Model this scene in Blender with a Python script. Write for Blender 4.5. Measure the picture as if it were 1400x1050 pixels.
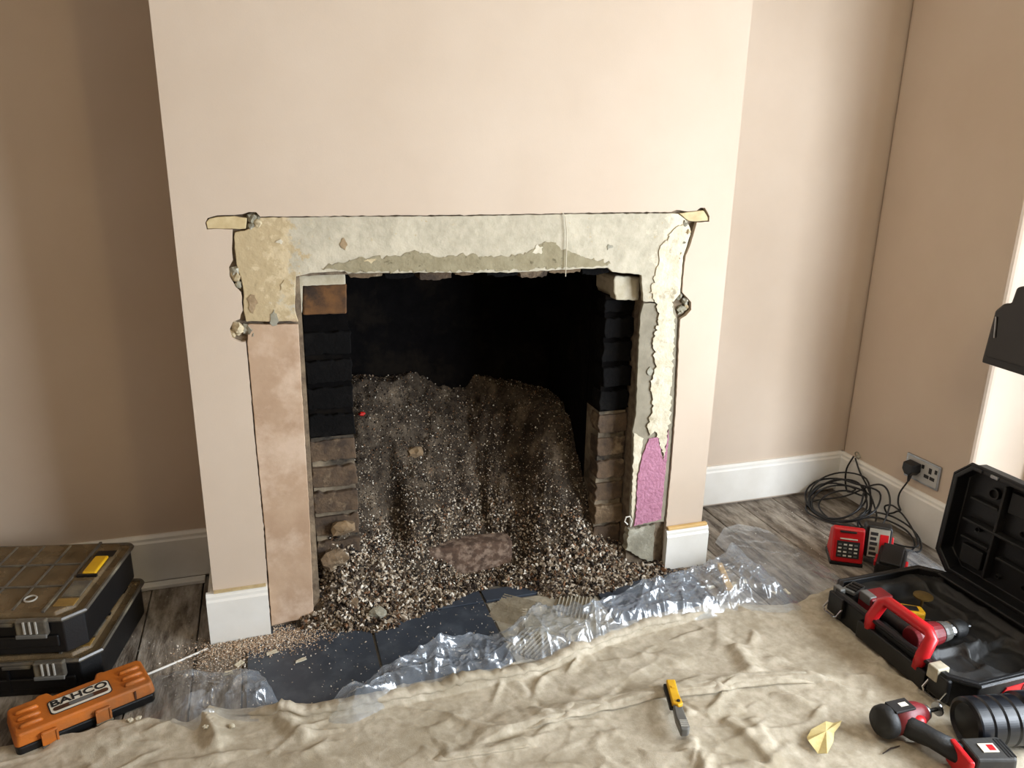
import bpy, bmesh, math, random
import numpy as np
from mathutils import Vector, Matrix, Euler
from mathutils import noise as mn

for o in list(bpy.data.objects):
    bpy.data.objects.remove(o)
C = bpy.context.scene.collection
R = math.radians

# ------------------------------------------------------------------ camera
cam = bpy.data.cameras.new('camera')
cam.sensor_width = 36.0
cam.lens = 26.972
cam.clip_start = 0.02
cam_o = bpy.data.objects.new('camera', cam)
C.objects.link(cam_o)
_r = Vector((0.95232024, -0.30460043, 0.01745688))
_u = Vector((0.07288783, 0.28269476, 0.95643663))
_f = Vector((0.29626598, 0.90956157, -0.29141761))
M = Matrix((( _r.x, _u.x, -_f.x, 0.188804), (_r.y, _u.y, -_f.y, -1.906498), (_r.z, _u.z, -_f.z, 1.262134), (0, 0, 0, 1)))
cam_o.matrix_world = M
bpy.context.scene.camera = cam_o

# ------------------------------------------------------------------ world, daylight, exposure
w = bpy.data.worlds.new('sky')
bpy.context.scene.world = w
w.use_nodes = True
w.node_tree.nodes['Background'].inputs[0].default_value = (0.72, 0.84, 1.0, 1)
w.node_tree.nodes['Background'].inputs[1].default_value = 1.0
vs = bpy.context.scene.view_settings
vs.view_transform = 'Standard'
vs.look = 'None'
vs.gamma = 1.0
vs.use_curve_mapping = False
vs.exposure = -0.82

def area(name, loc, target, sx, sy, power, col):
    l = bpy.data.lights.new(name, 'AREA')
    l.shape = 'RECTANGLE'; l.size = sx; l.size_y = sy; l.energy = power; l.color = col
    o = bpy.data.objects.new(name, l); C.objects.link(o)
    o.location = loc
    o.rotation_euler = (Vector(target) - Vector(loc)).to_track_quat('-Z', 'Y').to_euler()
    return o
# daylight falling in through the tall window of the right wall
area('window_daylight', (2.68, -1.68, 0.80), (1.68, -1.48, 0.74), 1.35, 1.3, 310, (0.86, 0.92, 1.0))

# ------------------------------------------------------------------ helpers
def lin(h):
    if isinstance(h, tuple): return h
    c = [int(h[i:i+2], 16) / 255 for i in (0, 2, 4)]
    return tuple(x / 12.92 if x <= 0.04045 else ((x + 0.055) / 1.055) ** 2.4 for x in c)

def newmat(name):
    m = bpy.data.materials.new(name); m.use_nodes = True
    nt = m.node_tree
    return m, nt, nt.nodes['Principled BSDF'], nt.links

def pm(name, c1, c2=None, scale=8, rough=0.6, bump=0.0, bscale=60, metal=0.0, spec=0.5, c3=None, scale3=3, lo=0.35, hi=0.65,
       lo3=0.5, hi3=0.62, stretch=None, detail=6, coat=0.0, bdist=0.004):
    """procedural material: two noise-mixed colours, optional third in larger patches, noise bump"""
    m, nt, p, L = newmat(name)
    N = nt.nodes
    p.inputs['Roughness'].default_value = rough
    p.inputs['Metallic'].default_value = metal
    p.inputs['Specular IOR Level'].default_value = spec
    p.inputs['Coat Weight'].default_value = coat
    a = lin(c1); b = lin(c2) if c2 else tuple(x * 0.82 for x in a)
    tc = N.new('ShaderNodeTexCoord')
    src = tc.outputs['Object']
    if stretch:
        mp = N.new('ShaderNodeMapping'); mp.inputs['Scale'].default_value = stretch
        L.new(src, mp.inputs[0]); src = mp.outputs[0]
    n = N.new('ShaderNodeTexNoise'); n.inputs['Scale'].default_value = scale; n.inputs['Detail'].default_value = detail
    n.inputs['Roughness'].default_value = 0.6
    L.new(src, n.inputs['Vector'])
    mr = N.new('ShaderNodeMapRange'); mr.inputs['From Min'].default_value = lo; mr.inputs['From Max'].default_value = hi
    L.new(n.outputs['Fac'], mr.inputs['Value'])
    mx = N.new('ShaderNodeMix'); mx.data_type = 'RGBA'
    mx.inputs['A'].default_value = (*a, 1); mx.inputs['B'].default_value = (*b, 1)
    L.new(mr.outputs[0], mx.inputs['Factor'])
    col = mx.outputs['Result']
    if c3:
        n3 = N.new('ShaderNodeTexNoise'); n3.inputs['Scale'].default_value = scale3; n3.inputs['Detail'].default_value = 8
        n3.inputs['Roughness'].default_value = 0.65
        L.new(src, n3.inputs['Vector'])
        m3 = N.new('ShaderNodeMapRange'); m3.inputs['From Min'].default_value = lo3; m3.inputs['From Max'].default_value = hi3
        L.new(n3.outputs['Fac'], m3.inputs['Value'])
        x3 = N.new('ShaderNodeMix'); x3.data_type = 'RGBA'; x3.inputs['B'].default_value = (*lin(c3), 1)
        L.new(col, x3.inputs['A']); L.new(m3.outputs[0], x3.inputs['Factor'])
        col = x3.outputs['Result']
    L.new(col, p.inputs['Base Color'])
    if bump:
        nb = N.new('ShaderNodeTexNoise'); nb.inputs['Scale'].default_value = bscale; nb.inputs['Detail'].default_value = 6
        L.new(src, nb.inputs['Vector'])
        bp = N.new('ShaderNodeBump'); bp.inputs['Strength'].default_value = bump; bp.inputs['Distance'].default_value = bdist
        L.new(nb.outputs['Fac'], bp.inputs['Height']); L.new(bp.outputs[0], p.inputs['Normal'])
    return m

def attrmat(name, rough=0.8):
    m, nt, p, L = newmat(name)
    a = nt.nodes.new('ShaderNodeAttribute'); a.attribute_name = 'Col'
    L.new(a.outputs['Color'], p.inputs['Base Color'])
    p.inputs['Roughness'].default_value = rough
    p.inputs['Specular IOR Level'].default_value = 0.3
    return m

def filmmat(name, tint=(0.93, 0.95, 0.97), diff=0.05, gl=1.6, rough=0.1, dcol=(0.75, 0.8, 0.85)):
    m, nt, p, L = newmat(name)
    N = nt.nodes; N.remove(p)
    out = N['Material Output']
    t = N.new('ShaderNodeBsdfTransparent'); t.inputs[0].default_value = (*tint, 1)
    g = N.new('ShaderNodeBsdfGlossy'); g.inputs['Roughness'].default_value = rough; g.inputs[0].default_value = (1, 1, 1, 1)
    d = N.new('ShaderNodeBsdfDiffuse'); d.inputs[0].default_value = (*dcol, 1)
    m1 = N.new('ShaderNodeMixShader'); m1.inputs[0].default_value = diff
    L.new(t.outputs[0], m1.inputs[1]); L.new(d.outputs[0], m1.inputs[2])
    fr = N.new('ShaderNodeLayerWeight'); fr.inputs[0].default_value = 0.5
    pw = N.new('ShaderNodeMath'); pw.operation = 'POWER'; pw.inputs[1].default_value = 5.0
    L.new(fr.outputs['Facing'], pw.inputs[0])
    mu = N.new('ShaderNodeMath'); mu.operation = 'MULTIPLY_ADD'; mu.inputs[1].default_value = 0.9; mu.inputs[2].default_value = 0.04 * gl; mu.use_clamp = True
    L.new(pw.outputs[0], mu.inputs[0])
    m2 = N.new('ShaderNodeMixShader')
    L.new(mu.outputs[0], m2.inputs[0]); L.new(m1.outputs[0], m2.inputs[1]); L.new(g.outputs[0], m2.inputs[2])
    L.new(m2.outputs[0], out.inputs[0])
    return m

class B:
    """collects shapes into one mesh"""
    def __init__(s): s.v = []; s.f = []
    def add(s, vs, fs, m=None):
        o = len(s.v)
        for q in vs:
            q = Vector(q)
            s.v.append(m @ q if m else q)
        s.f += [tuple(i + o for i in f) for f in fs]
        return s
    def box(s, c, d, m=None):
        x, y, z = c; a, b, e = d[0] / 2, d[1] / 2, d[2] / 2
        vs = [(x + i * a, y + j * b, z + k * e) for k in (-1, 1) for j in (-1, 1) for i in (-1, 1)]
        return s.add(vs, [(0, 2, 3, 1), (4, 5, 7, 6), (0, 1, 5, 4), (2, 6, 7, 3), (0, 4, 6, 2), (1, 3, 7, 5)], m)
    def bb(s, lo, hi, m=None):
        return s.box([(a + b) / 2 for a, b in zip(lo, hi)], [b - a for a, b in zip(lo, hi)], m)
    def prism(s, poly, z0, z1, m=None, top=1.0):
        n = len(poly)
        ar = sum(poly[i][0] * poly[(i + 1) % n][1] - poly[(i + 1) % n][0] * poly[i][1] for i in range(n))
        if ar < 0: poly = poly[::-1]
        cx = sum(p[0] for p in poly) / n; cy = sum(p[1] for p in poly) / n
        vs = [(p[0], p[1], z0) for p in poly] + [(cx + (p[0] - cx) * top, cy + (p[1] - cy) * top, z1) for p in poly]
        fs = [tuple(range(n))[::-1], tuple(range(n, 2 * n))] + [(i, (i + 1) % n, n + (i + 1) % n, n + i) for i in range(n)]
        return s.add(vs, fs, m)
    def wallpoly(s, poly, y0, y1):
        """polygon given as (x, z) extruded from y0 (front) to y1 (back)"""
        return s.prism([(p[0], p[1]) for p in poly], 0, 1, Matrix(((1, 0, 0, 0), (0, 0, y0 - y1, y1), (0, 1, 0, 0), (0, 0, 0, 1))))
    def tube(s, pts, r, n=8, closed=False, m=None):
        pts = [Vector(p) for p in pts]
        k = len(pts); rs = r if isinstance(r, (list, tuple)) else [r] * k
        t0 = (pts[1] - pts[0]).normalized()
        up = Vector((0, 0, 1)) if abs(t0.z) < 0.9 else Vector((1, 0, 0))
        a = t0.cross(up).normalized()
        vs = []
        for i, p in enumerate(pts):
            if closed: t = (pts[(i + 1) % k] - pts[i - 1]).normalized()
            else: t = (pts[min(i + 1, k - 1)] - pts[max(i - 1, 0)]).normalized()
            a = (a - t * a.dot(t)).normalized(); b = t.cross(a)
            vs += [p + (a * math.cos(2 * math.pi * j / n) + b * math.sin(2 * math.pi * j / n)) * rs[i] for j in range(n)]
        fs = []
        for i in range(k if closed else k - 1):
            i2 = (i + 1) % k
            fs += [(i * n + j, i * n + (j + 1) % n, i2 * n + (j + 1) % n, i2 * n + j) for j in range(n)]
        if not closed: fs += [tuple(range(n))[::-1], tuple(range((k - 1) * n, k * n))]
        return s.add(vs, fs, m)
    def lathe(s, prof, n=24, m=None):
        """profile [(r, z)] spun round z"""
        vs = [(r * math.cos(2 * math.pi * j / n), r * math.sin(2 * math.pi * j / n), z) for r, z in prof for j in range(n)]
        k = len(prof)
        fs = [(i * n + j, i * n + (j + 1) % n, (i + 1) * n + (j + 1) % n, (i + 1) * n + j) for i in range(k - 1) for j in range(n)]
        fs += [tuple(range(n))[::-1], tuple(range((k - 1) * n, k * n))]
        return s.add(vs, fs, m)
    def blob(s, c, rad, seed=0, amp=0.35, sub=2, fr=1.5):
        bm = bmesh.new(); bmesh.ops.create_icosphere(bm, subdivisions=sub, radius=1)
        sd = Vector((seed * 7.3, seed * 3.1, seed * 1.7))
        vs = []
        for q in bm.verts:
            k = 1 + amp * (mn.noise(q.co * fr + sd) + 0.5 * mn.noise(q.co * fr * 2.3 + sd))
            vs.append((c[0] + q.co.x * rad[0] * k, c[1] + q.co.y * rad[1] * k, c[2] + q.co.z * rad[2] * k))
        fs = [tuple(x.index for x in f.verts) for f in bm.faces]
        bm.free()
        return s.add(vs, fs)
    def build(s, name, mat, parent=None, bevel=0.0, smooth=False, seg=2, sub=0, keep=False):
        me = bpy.data.meshes.new(name)
        me.from_pydata([tuple(q) for q in s.v], [], s.f)
        me.materials.append(mat)
        if smooth: me.polygons.foreach_set('use_smooth', [True] * len(me.polygons))
        me.update()
        o = bpy.data.objects.new(name, me); C.objects.link(o)
        if parent: o.parent = parent
        if bevel:
            md = o.modifiers.new('bevel', 'BEVEL'); md.width = bevel; md.segments = seg; md.limit_method = 'ANGLE'; md.angle_limit = R(35)
            md.use_clamp_overlap = True
        if sub:
            md = o.modifiers.new('sub', 'SUBSURF'); md.levels = sub; md.render_levels = sub
        return o

def tag(o, label=None, cat=None, group=None, kind=None):
    if label: o['label'] = label
    if cat: o['category'] = cat
    if group: o['group'] = group
    if kind: o['kind'] = kind
    return o
def empty(name, loc=(0, 0, 0), rz=0, rot=None):
    o = bpy.data.objects.new(name, None); C.objects.link(o); o.location = loc
    o.rotation_euler = rot if rot else (0, 0, rz); o.empty_display_size = 0.05
    return o
def bigmesh(name, V, T, mat, parent=None, smooth=True, col=None):
    """mesh straight from numpy arrays; T is triangles or quads"""
    me = bpy.data.meshes.new(name)
    k = T.shape[1]
    me.vertices.add(len(V)); me.vertices.foreach_set('co', np.ascontiguousarray(V, np.float32).ravel())
    me.loops.add(T.size); me.loops.foreach_set('vertex_index', np.ascontiguousarray(T, np.int32).ravel())
    me.polygons.add(len(T)); me.polygons.foreach_set('loop_start', np.arange(0, T.size, k, dtype=np.int32))
    me.polygons.foreach_set('use_smooth', np.full(len(T), smooth))
    me.update(calc_edges=True); me.validate()
    if col is not None:
        at = me.attributes.new('Col', 'FLOAT_COLOR', 'POINT')
        at.data.foreach_set('color', np.ascontiguousarray(np.c_[col, np.ones(len(col))], np.float32).ravel())
    me.materials.append(mat)
    o = bpy.data.objects.new(name, me); C.objects.link(o)
    if parent: o.parent = parent
    return o
def text_mesh(name, body, size, mat, parent, m, extrude=0.0006, shear=0.0, bold=0.0):
    cu = bpy.data.curves.new(name, 'FONT'); cu.body = body; cu.size = size; cu.extrude = extrude; cu.shear = shear
    cu.align_x = 'CENTER'; cu.align_y = 'CENTER'; cu.offset = bold; cu.resolution_u = 3
    t = bpy.data.objects.new('tmp', cu); C.objects.link(t)
    dg = bpy.context.evaluated_depsgraph_get()
    me = bpy.data.meshes.new_from_object(t.evaluated_get(dg))
    bpy.data.objects.remove(t)
    me.name = name; me.transform(m); me.materials.clear(); me.materials.append(mat)
    o = bpy.data.objects.new(name, me); C.objects.link(o); o.parent = parent
    return o
def copy_tree(o, parent=None):
    c = o.copy(); C.objects.link(c); c.parent = parent
    for ch in list(o.children): copy_tree(ch, c)
    return c

_rg = np.random.default_rng(11)
_tab = _rg.random((256, 256))
def vn(x, y, s=0):
    """smooth value noise 0..1"""
    x = np.asarray(x, float) + 37.7 * s; y = np.asarray(y, float) + 91.3 * s
    xi = np.floor(x).astype(int); yi = np.floor(y).astype(int); fx = x - xi; fy = y - yi
    fx = fx * fx * fx * (fx * (fx * 6 - 15) + 10); fy = fy * fy * fy * (fy * (fy * 6 - 15) + 10)
    g = lambda a, b: _tab[a & 255, b & 255]
    return (g(xi, yi) * (1 - fx) + g(xi + 1, yi) * fx) * (1 - fy) + (g(xi, yi + 1) * (1 - fx) + g(xi + 1, yi + 1) * fx) * fy
def fbm(x, y, s=0, o=4):
    return sum(vn(x * 2 ** k, y * 2 ** k, s + k * 5) * 0.5 ** (k + 1) for k in range(o))
def ridge(x, y, s=0):
    return 1 - np.abs(2 * vn(x, y, s) - 1)
def sstep(a, b, x):
    t = np.clip((x - a) / (b - a), 0, 1); return t * t * (3 - 2 * t)
def polydist(px, py, line):
    """distance to a polyline and signed side (+ is the far side, towards +y)"""
    best = np.full(np.shape(px), 9.0); side = np.zeros(np.shape(px)); par = np.zeros(np.shape(px))
    L = len(line) - 1
    for i in range(L):
        (x0, y0), (x1, y1) = line[i], line[i + 1]
        dx, dy = x1 - x0, y1 - y0; l2 = dx * dx + dy * dy
        t = np.clip(((px - x0) * dx + (py - y0) * dy) / l2, 0, 1)
        d = np.hypot(px - x0 - t * dx, py - y0 - t * dy)
        sd = np.sign((py - y0) * dx - (px - x0) * dy) * (1 if dx >= 0 else -1)
        k = d < best
        best = np.where(k, d, best); side = np.where(k, sd, side); par = np.where(k, (i + t) / L, par)
    return best * side, par
def ragged(poly, step=0.008, amp=0.002, seed=0, closed=True):
    out = []; n = len(poly)
    for i in range(n if closed else n - 1):
        a = Vector(poly[i]); b = Vector(poly[(i + 1) % n]); k = max(1, int((b - a).length / step))
        for j in range(k):
            p = a.lerp(b, j / k)
            q = Vector((p.x * 90 + seed * 13, p.y * 90, 0))
            out.append((p.x + amp * mn.noise(q) * 1.6, p.y + amp * mn.noise(q + Vector((31, 7, 3))) * 1.6))
    return out
def smooth_pts(pts, n=8):
    """Catmull-Rom through points"""
    P = [Vector(p) for p in pts]; P = [P[0] * 2 - P[1]] + P + [P[-1] * 2 - P[-2]]
    out = []
    for i in range(1, len(P) - 2):
        for j in range(n):
            t = j / n; a, b, c, d = P[i - 1:i + 3]
            out.append(0.5 * ((2 * b) + (c - a) * t + (2 * a - 5 * b + 4 * c - d) * t * t + (3 * b - a - 3 * c + d) * t ** 3))
    return out + [P[-2]]

# ------------------------------------------------------------------ materials
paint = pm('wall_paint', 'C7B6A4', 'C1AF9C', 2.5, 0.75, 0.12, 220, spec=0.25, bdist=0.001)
white_gloss = pm('skirting_paint', 'E6E3DC', 'DCD8CF', 6, 0.42, 0.08, 40)
dim_paint = pm('low_bounce_brown', '8C7862', '84705A', 2.5, 0.8)  # invented dark tone for the unseen left and back walls, cuts bounce light
ceil_m = pm('ceiling_paint', 'E9E6E0', 'E3E0DA', 3, 0.85)
core_m = pm('old_mortar', '857560', '54473A', 30, 0.95, 0.6, 90)
lintel_m = pm('lintel_render', 'BAB19D', 'A69E8A', 40, 0.9, 0.7, 50, c3='C4BBA6', scale3=7, lo3=0.48, hi3=0.66, lo=0.3, hi=0.7)
def stain(m, axis, a0, a1, colr, nscale=14, namp=0.5, gate=None):
    """a stain with its own place on the piece: mixes colr in where the object coordinate runs from a0 to a1, broken up by noise"""
    nt = m.node_tree; N = nt.nodes; L = nt.links; p = N['Principled BSDF']
    old = p.inputs['Base Color'].links[0].from_socket
    tc = N.new('ShaderNodeTexCoord'); sp = N.new('ShaderNodeSeparateXYZ'); L.new(tc.outputs['Object'], sp.inputs[0])
    r = N.new('ShaderNodeMapRange'); r.inputs['From Min'].default_value = a0; r.inputs['From Max'].default_value = a1
    L.new(sp.outputs[axis], r.inputs['Value'])
    n = N.new('ShaderNodeTexNoise'); n.inputs['Scale'].default_value = nscale; n.inputs['Detail'].default_value = 9; n.inputs['Roughness'].default_value = 0.7
    L.new(tc.outputs['Object'], n.inputs['Vector'])
    a = N.new('ShaderNodeMath'); a.operation = 'MULTIPLY_ADD'; a.inputs[1].default_value = 2 * namp; a.inputs[2].default_value = -namp
    L.new(n.outputs['Fac'], a.inputs[0])
    s = N.new('ShaderNodeMath'); s.operation = 'ADD'; L.new(r.outputs[0], s.inputs[0]); L.new(a.outputs[0], s.inputs[1])
    q = N.new('ShaderNodeMapRange'); q.inputs['From Min'].default_value = 0.42; q.inputs['From Max'].default_value = 0.6
    L.new(s.outputs[0], q.inputs['Value'])
    x = N.new('ShaderNodeMix'); x.data_type = 'RGBA'; x.inputs['B'].default_value = (*lin(colr), 1)
    L.new(old, x.inputs['A']); L.new(q.outputs[0], x.inputs['Factor']); L.new(x.outputs['Result'], p.inputs['Base Color'])
stain(lintel_m, 'X', 0.36, 0.16, 'C2B08E', 16, 1.3)
stain(lintel_m, 'X', 0.33, 0.13, 'B29F7C', 30, 1.6)
stain(lintel_m, 'X', 1.16, 1.32, 'CFC6AE', 14, 1.2)
stain(lintel_m, 'Z', 0.90, 0.80, 'AE967A', 22, 0.9)
leg_m = pm('smooth_plaster', 'B69B81', 'A78A70', 9, 0.8, 0.15, 60, c3='C6AE98', scale3=5, lo3=0.48, hi3=0.62)
cream_m = pm('cream_plaster', 'BDAD8E', '9C8A68', 50, 0.9, 0.9, 70, c3='CBBD9E', scale3=14)
greyren_m = pm('grey_render', '8E8674', '7D7564', 20, 0.9, 0.3, 80)
whitepl_m = pm('white_plaster', 'D3CAB5', 'BFB49A', 30, 0.9, 0.6, 110, c3='9F937A', scale3=22, lo3=0.54, hi3=0.66)
pink_m = pm('pink_paint', 'B27A90', 'A36A80', 40, 0.7, 0.9, 110, bdist=0.006)
mortar_m = pm('grey_mortar', '96917F', '706A5B', 24, 0.95, 0.7, 70, c3='B3AF9F', scale3=12)
yellow_pl = pm('yellowed_filler', 'CBB98F', 'B8A37A', 40, 0.85, 0.2, 80)
soot_m = pm('soot', '0B0909', '050404', 20, 1.0, 0.6, 60, spec=0.1, c3='15110D', scale3=9)
stone_m = pm('scorched_stone', '6B4722', '3A2716', 18, 0.9, 0.3, 60, c3='17100A', scale3=9, lo3=0.52, hi3=0.7)
whitestone_m = pm('limewashed_stone', 'C4BCA8', 'A69C84', 18, 0.9, 0.4, 60)
br_black = pm('sooty_brick', '080707', '050404', 25, 0.95, 0.7, 90, spec=0.15, c3='0F0D0C', scale3=10)
br_brown = pm('scorched_brick', '5C4A38', '3A2E24', 25, 0.95, 0.8, 90, c3='8A775E', scale3=14, lo3=0.54, hi3=0.68)
br_mid = pm('dusty_brick', '75614A', '54432F', 25, 0.95, 0.8, 90, c3='A8977E', scale3=18, lo3=0.55, hi3=0.68)
slate_m = pm('slate_tile', '3B424D', '333A44', 5, 0.42, 0.15, 30, c3='535A63', scale3=9, lo3=0.5, hi3=0.75)
adh_m = pm('tile_adhesive', 'A89F8C', '8F8674', 25, 0.95, 0.5, 80)
bed_m = pm('hearth_bed', '6E675C', '57504A', 18, 0.95, 0.5, 60)
cloth_m = pm('canvas_cloth', 'BFB5A3', 'A69C89', 45, 0.95, 0.5, 420, spec=0.05, c3='958A75', scale3=5, lo3=0.5, hi3=0.72, bdist=0.0016)
blackpl = pm('black_plastic', '0C0C0E', '070708', 10, 0.45, 0.1, 200)
blackpl_d = pm('dusty_black_plastic', '2A2824', '171614', 9, 0.65, 0.2, 90, c3='4B453B', scale3=14, lo3=0.55, hi3=0.75)
greypl = pm('grey_plastic', '6C6C69', '575652', 12, 0.4, 0.05)
redpl = pm('red_plastic', 'C8141C', 'B01018', 10, 0.38, 0.05)
redpl_d = pm('dark_red_plastic', '7E1A20', '661318', 14, 0.5, 0.1)
orange_m = pm('orange_plastic', 'B8651B', 'A55713', 12, 0.55, 0.15, 160, c3='85552E', scale3=9, lo3=0.44, hi3=0.68)
yellow_m = pm('yellow_plastic', 'D9A81C', 'C4930F', 14, 0.45, 0.05)
steel_m = pm('brushed_steel', 'A9ABAD', '8F9193', 30, 0.32, 0.05, 200, metal=1.0)
chrome_m = pm('polished_steel', 'C9C9C9', 'BDBDBD', 10, 0.15, metal=1.0)
rubber_m = pm('black_rubber', '131313', '0D0D0D', 12, 0.6, 0.2, 150)
cable_m = pm('black_cable', '161618', '101012', 30, 0.4)
wood_m = pm('pine_wood', 'D8B579', 'C49C5E', 12, 0.7, 0.2, 80, stretch=(1, 6, 6))
labelw_m = pm('label_white', 'D9D2C4', 'CFC7B6', 20, 0.6)
labelb_m = pm('label_brown', '4A2A14', '3E220F', 20, 0.6)
labelk_m = pm('label_black', '1B1817', '141211', 20, 0.6)
paper_m = pm('yellow_paper', 'DFCF96', 'D2BE7E', 30, 0.8, 0.3, 90)
film_m = filmmat('clear_plastic_film', diff=0.11, gl=1.7, rough=0.2, dcol=(0.74, 0.82, 0.92))
glass_m = filmmat('window_glass', (0.98, 0.99, 0.99), 0.0, 1.0, 0.0)

# ------------------------------------------------------------------ room shell
XL, XR, YB, YF, ZC = -0.86, 2.288, 0.356, -5.6, 2.55
def struct(o): o['kind'] = 'structure'; return o
floor_dark = pm('floor_base', '2B251F', '1C1814', 10, 0.95)
fl = struct(B().bb((XL - 0.2, YF, -0.12), (XR + 0.3, YB + 0.25, -0.022)).build('floor', floor_dark))
# boards run from the camera towards the fireplace wall
plank_ms = [pm('old_board_%s' % n, a, b, 9, 0.8, 0.6, 40, c3=c, scale3=5, lo3=0.42, hi3=0.70, stretch=(5, 1.3, 5), detail=12)
            for n, a, b, c in (('brown', '6A5F52', '463B31', 'ADA599'), ('grey', '74695C', '4E443A', 'B8B0A3'), ('dark', '5C5145', '3B3129', 'A49B8E'))]
edges = [-0.86, -0.65, -0.5, -0.347, -0.197, -0.055, 0.062]
edges2 = [1.392, 1.53, 1.682, 1.832, 1.985, 2.135, 2.288]
mids = [0.062, 0.214, 0.366, 0.518, 0.67, 0.822, 0.974, 1.126, 1.278, 1.392]
random.seed(3)
for es, y1 in ((edges, YB), (mids, -0.372), (edges2, YB)):
    for a, b in zip(es[:-1], es[1:]):
        dz = random.uniform(-0.0015, 0.0005)
        B().bb((a + 0.0018, YF, -0.022), (b - 0.0018, y1, dz)).build('plank', random.choice(plank_ms), fl, bevel=0.002)

struct(B().bb((XL - 0.2, YB, -0.1), (0.0, YB + 0.25, ZC)).build('wall_left_alcove', paint))
struct(B().bb((1.45, YB, -0.1), (XR + 0.3, YB + 0.25, ZC)).build('wall_right_alcove', paint))
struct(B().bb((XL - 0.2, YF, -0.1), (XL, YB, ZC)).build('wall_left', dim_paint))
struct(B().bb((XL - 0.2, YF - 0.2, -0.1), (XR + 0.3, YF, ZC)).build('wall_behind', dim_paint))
struct(B().bb((XL - 0.2, YF - 0.2, ZC), (XR + 0.3, YB + 0.25, ZC + 0.15)).build('ceiling', ceil_m))
# right wall with one tall window reveal beginning beside the socket
WY1, WY0, WZ0, WZ1 = -0.205, -3.0, 0.12, 2.1
wr = struct(B().bb((XR, WY1, -0.1), (XR + 0.3, YB, ZC)).build('wall_right', paint, bevel=0.02, seg=4))
B().bb((XR, YF, -0.1), (XR + 0.3, WY0, ZC)).build('wall_section', paint, wr)
B().bb((XR, WY0, -0.1), (XR + 0.3, WY1, WZ0)).build('wall_section', paint, wr)
B().bb((XR, WY0, WZ1), (XR + 0.3, WY1, ZC)).build('wall_section', paint, wr)
wf = B()
for y in (WY1 - 0.03, (WY0 + WY1) / 2, WY0 + 0.03): wf.box((XR + 0.27, y, (WZ0 + WZ1) / 2), (0.06, 0.06, WZ1 - WZ0))
for z in (WZ0 + 0.03, WZ1 - 0.03, 1.5): wf.box((XR + 0.27, (WY0 + WY1) / 2, z), (0.055, WY0 - WY1, 0.06))
win = struct(wf.build('window_1', white_gloss, bevel=0.004))
ym = (WY0 + WY1) / 2
for y0, y1 in ((WY0 + 0.06, ym - 0.03), (ym + 0.03, WY1 - 0.06)):
    for z0, z1 in ((WZ0 + 0.06, 1.47), (1.53, WZ1 - 0.06)):
        B().bb((XR + 0.268, y0, z0), (XR + 0.272, y1, z1)).build('pane', glass_m, win)

# skirting boards
def skirting(name, p0, p1, nrm, h, t=0.018, mat=white_gloss, z0=0.0):
    p0 = Vector((*p0, 0)); p1 = Vector((*p1, 0)); n = Vector((*nrm, 0))
    prof = [(0, z0), (t, z0), (t, h - 0.022), (t - 0.004, h - 0.016), (t - 0.004, h - 0.008), (t - 0.010, h), (0, h)]
    k = len(prof)
    vs = [p + n * a + Vector((0, 0, z)) for p in (p0, p1) for a, z in prof]
    fs = [tuple(range(k)), tuple(range(k, 2 * k))[::-1]] + [(i, k + i, k + (i + 1) % k, (i + 1) % k) for i in range(k)]
    o = B().add(vs, fs).build(name, mat)
    bm = bmesh.new(); bm.from_mesh(o.data); bmesh.ops.recalc_face_normals(bm, faces=bm.faces); bm.to_mesh(o.data); bm.free()
    return struct(o)
skirting('baseboard_left', (XL, YB), (0.0, YB), (0, -1), 0.158, z0=0.012)
skirting('baseboard_right_alcove', (1.45, YB), (XR, YB), (0, -1), 0.163, z0=0.014)
skirting('baseboard_right', (XR, YB), (XR, WY1 - 0.02), (-1, 0), 0.163)
bl = skirting('baseboard_chimney_left', (-0.018, 0.0), (0.134, 0.0), (0, -1), 0.146, 0.019)
skirting('baseboard_chimney_left_return', (0.0, 0.0), (0.0, YB), (-1, 0), 0.146, 0.018)
br_ = skirting('baseboard_chimney_right', (1.321, 0.0), (1.468, 0.0), (0, -1), 0.138, 0.019)
skirting('baseboard_chimney_right_return', (1.45, 0.0), (1.45, YB), (1, 0), 0.138, 0.018)
B().bb((1.324, -0.016, 0.139), (1.462, -0.002, 0.149)).build('timber_strip', wood_m, br_, bevel=0.002)
B().bb((0.002, -0.014, 0.147), (0.131, -0.001, 0.15)).build('filler_line', yellow_pl, bl)
tag(B().bb((-0.30, YB - 0.05, 0.0), (-0.05, YB - 0.02, 0.012)).build('timber_batten', white_gloss, bevel=0.002),
    'thin white strip of wood lying along the foot of the left alcove skirting', 'wood strip')

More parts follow.
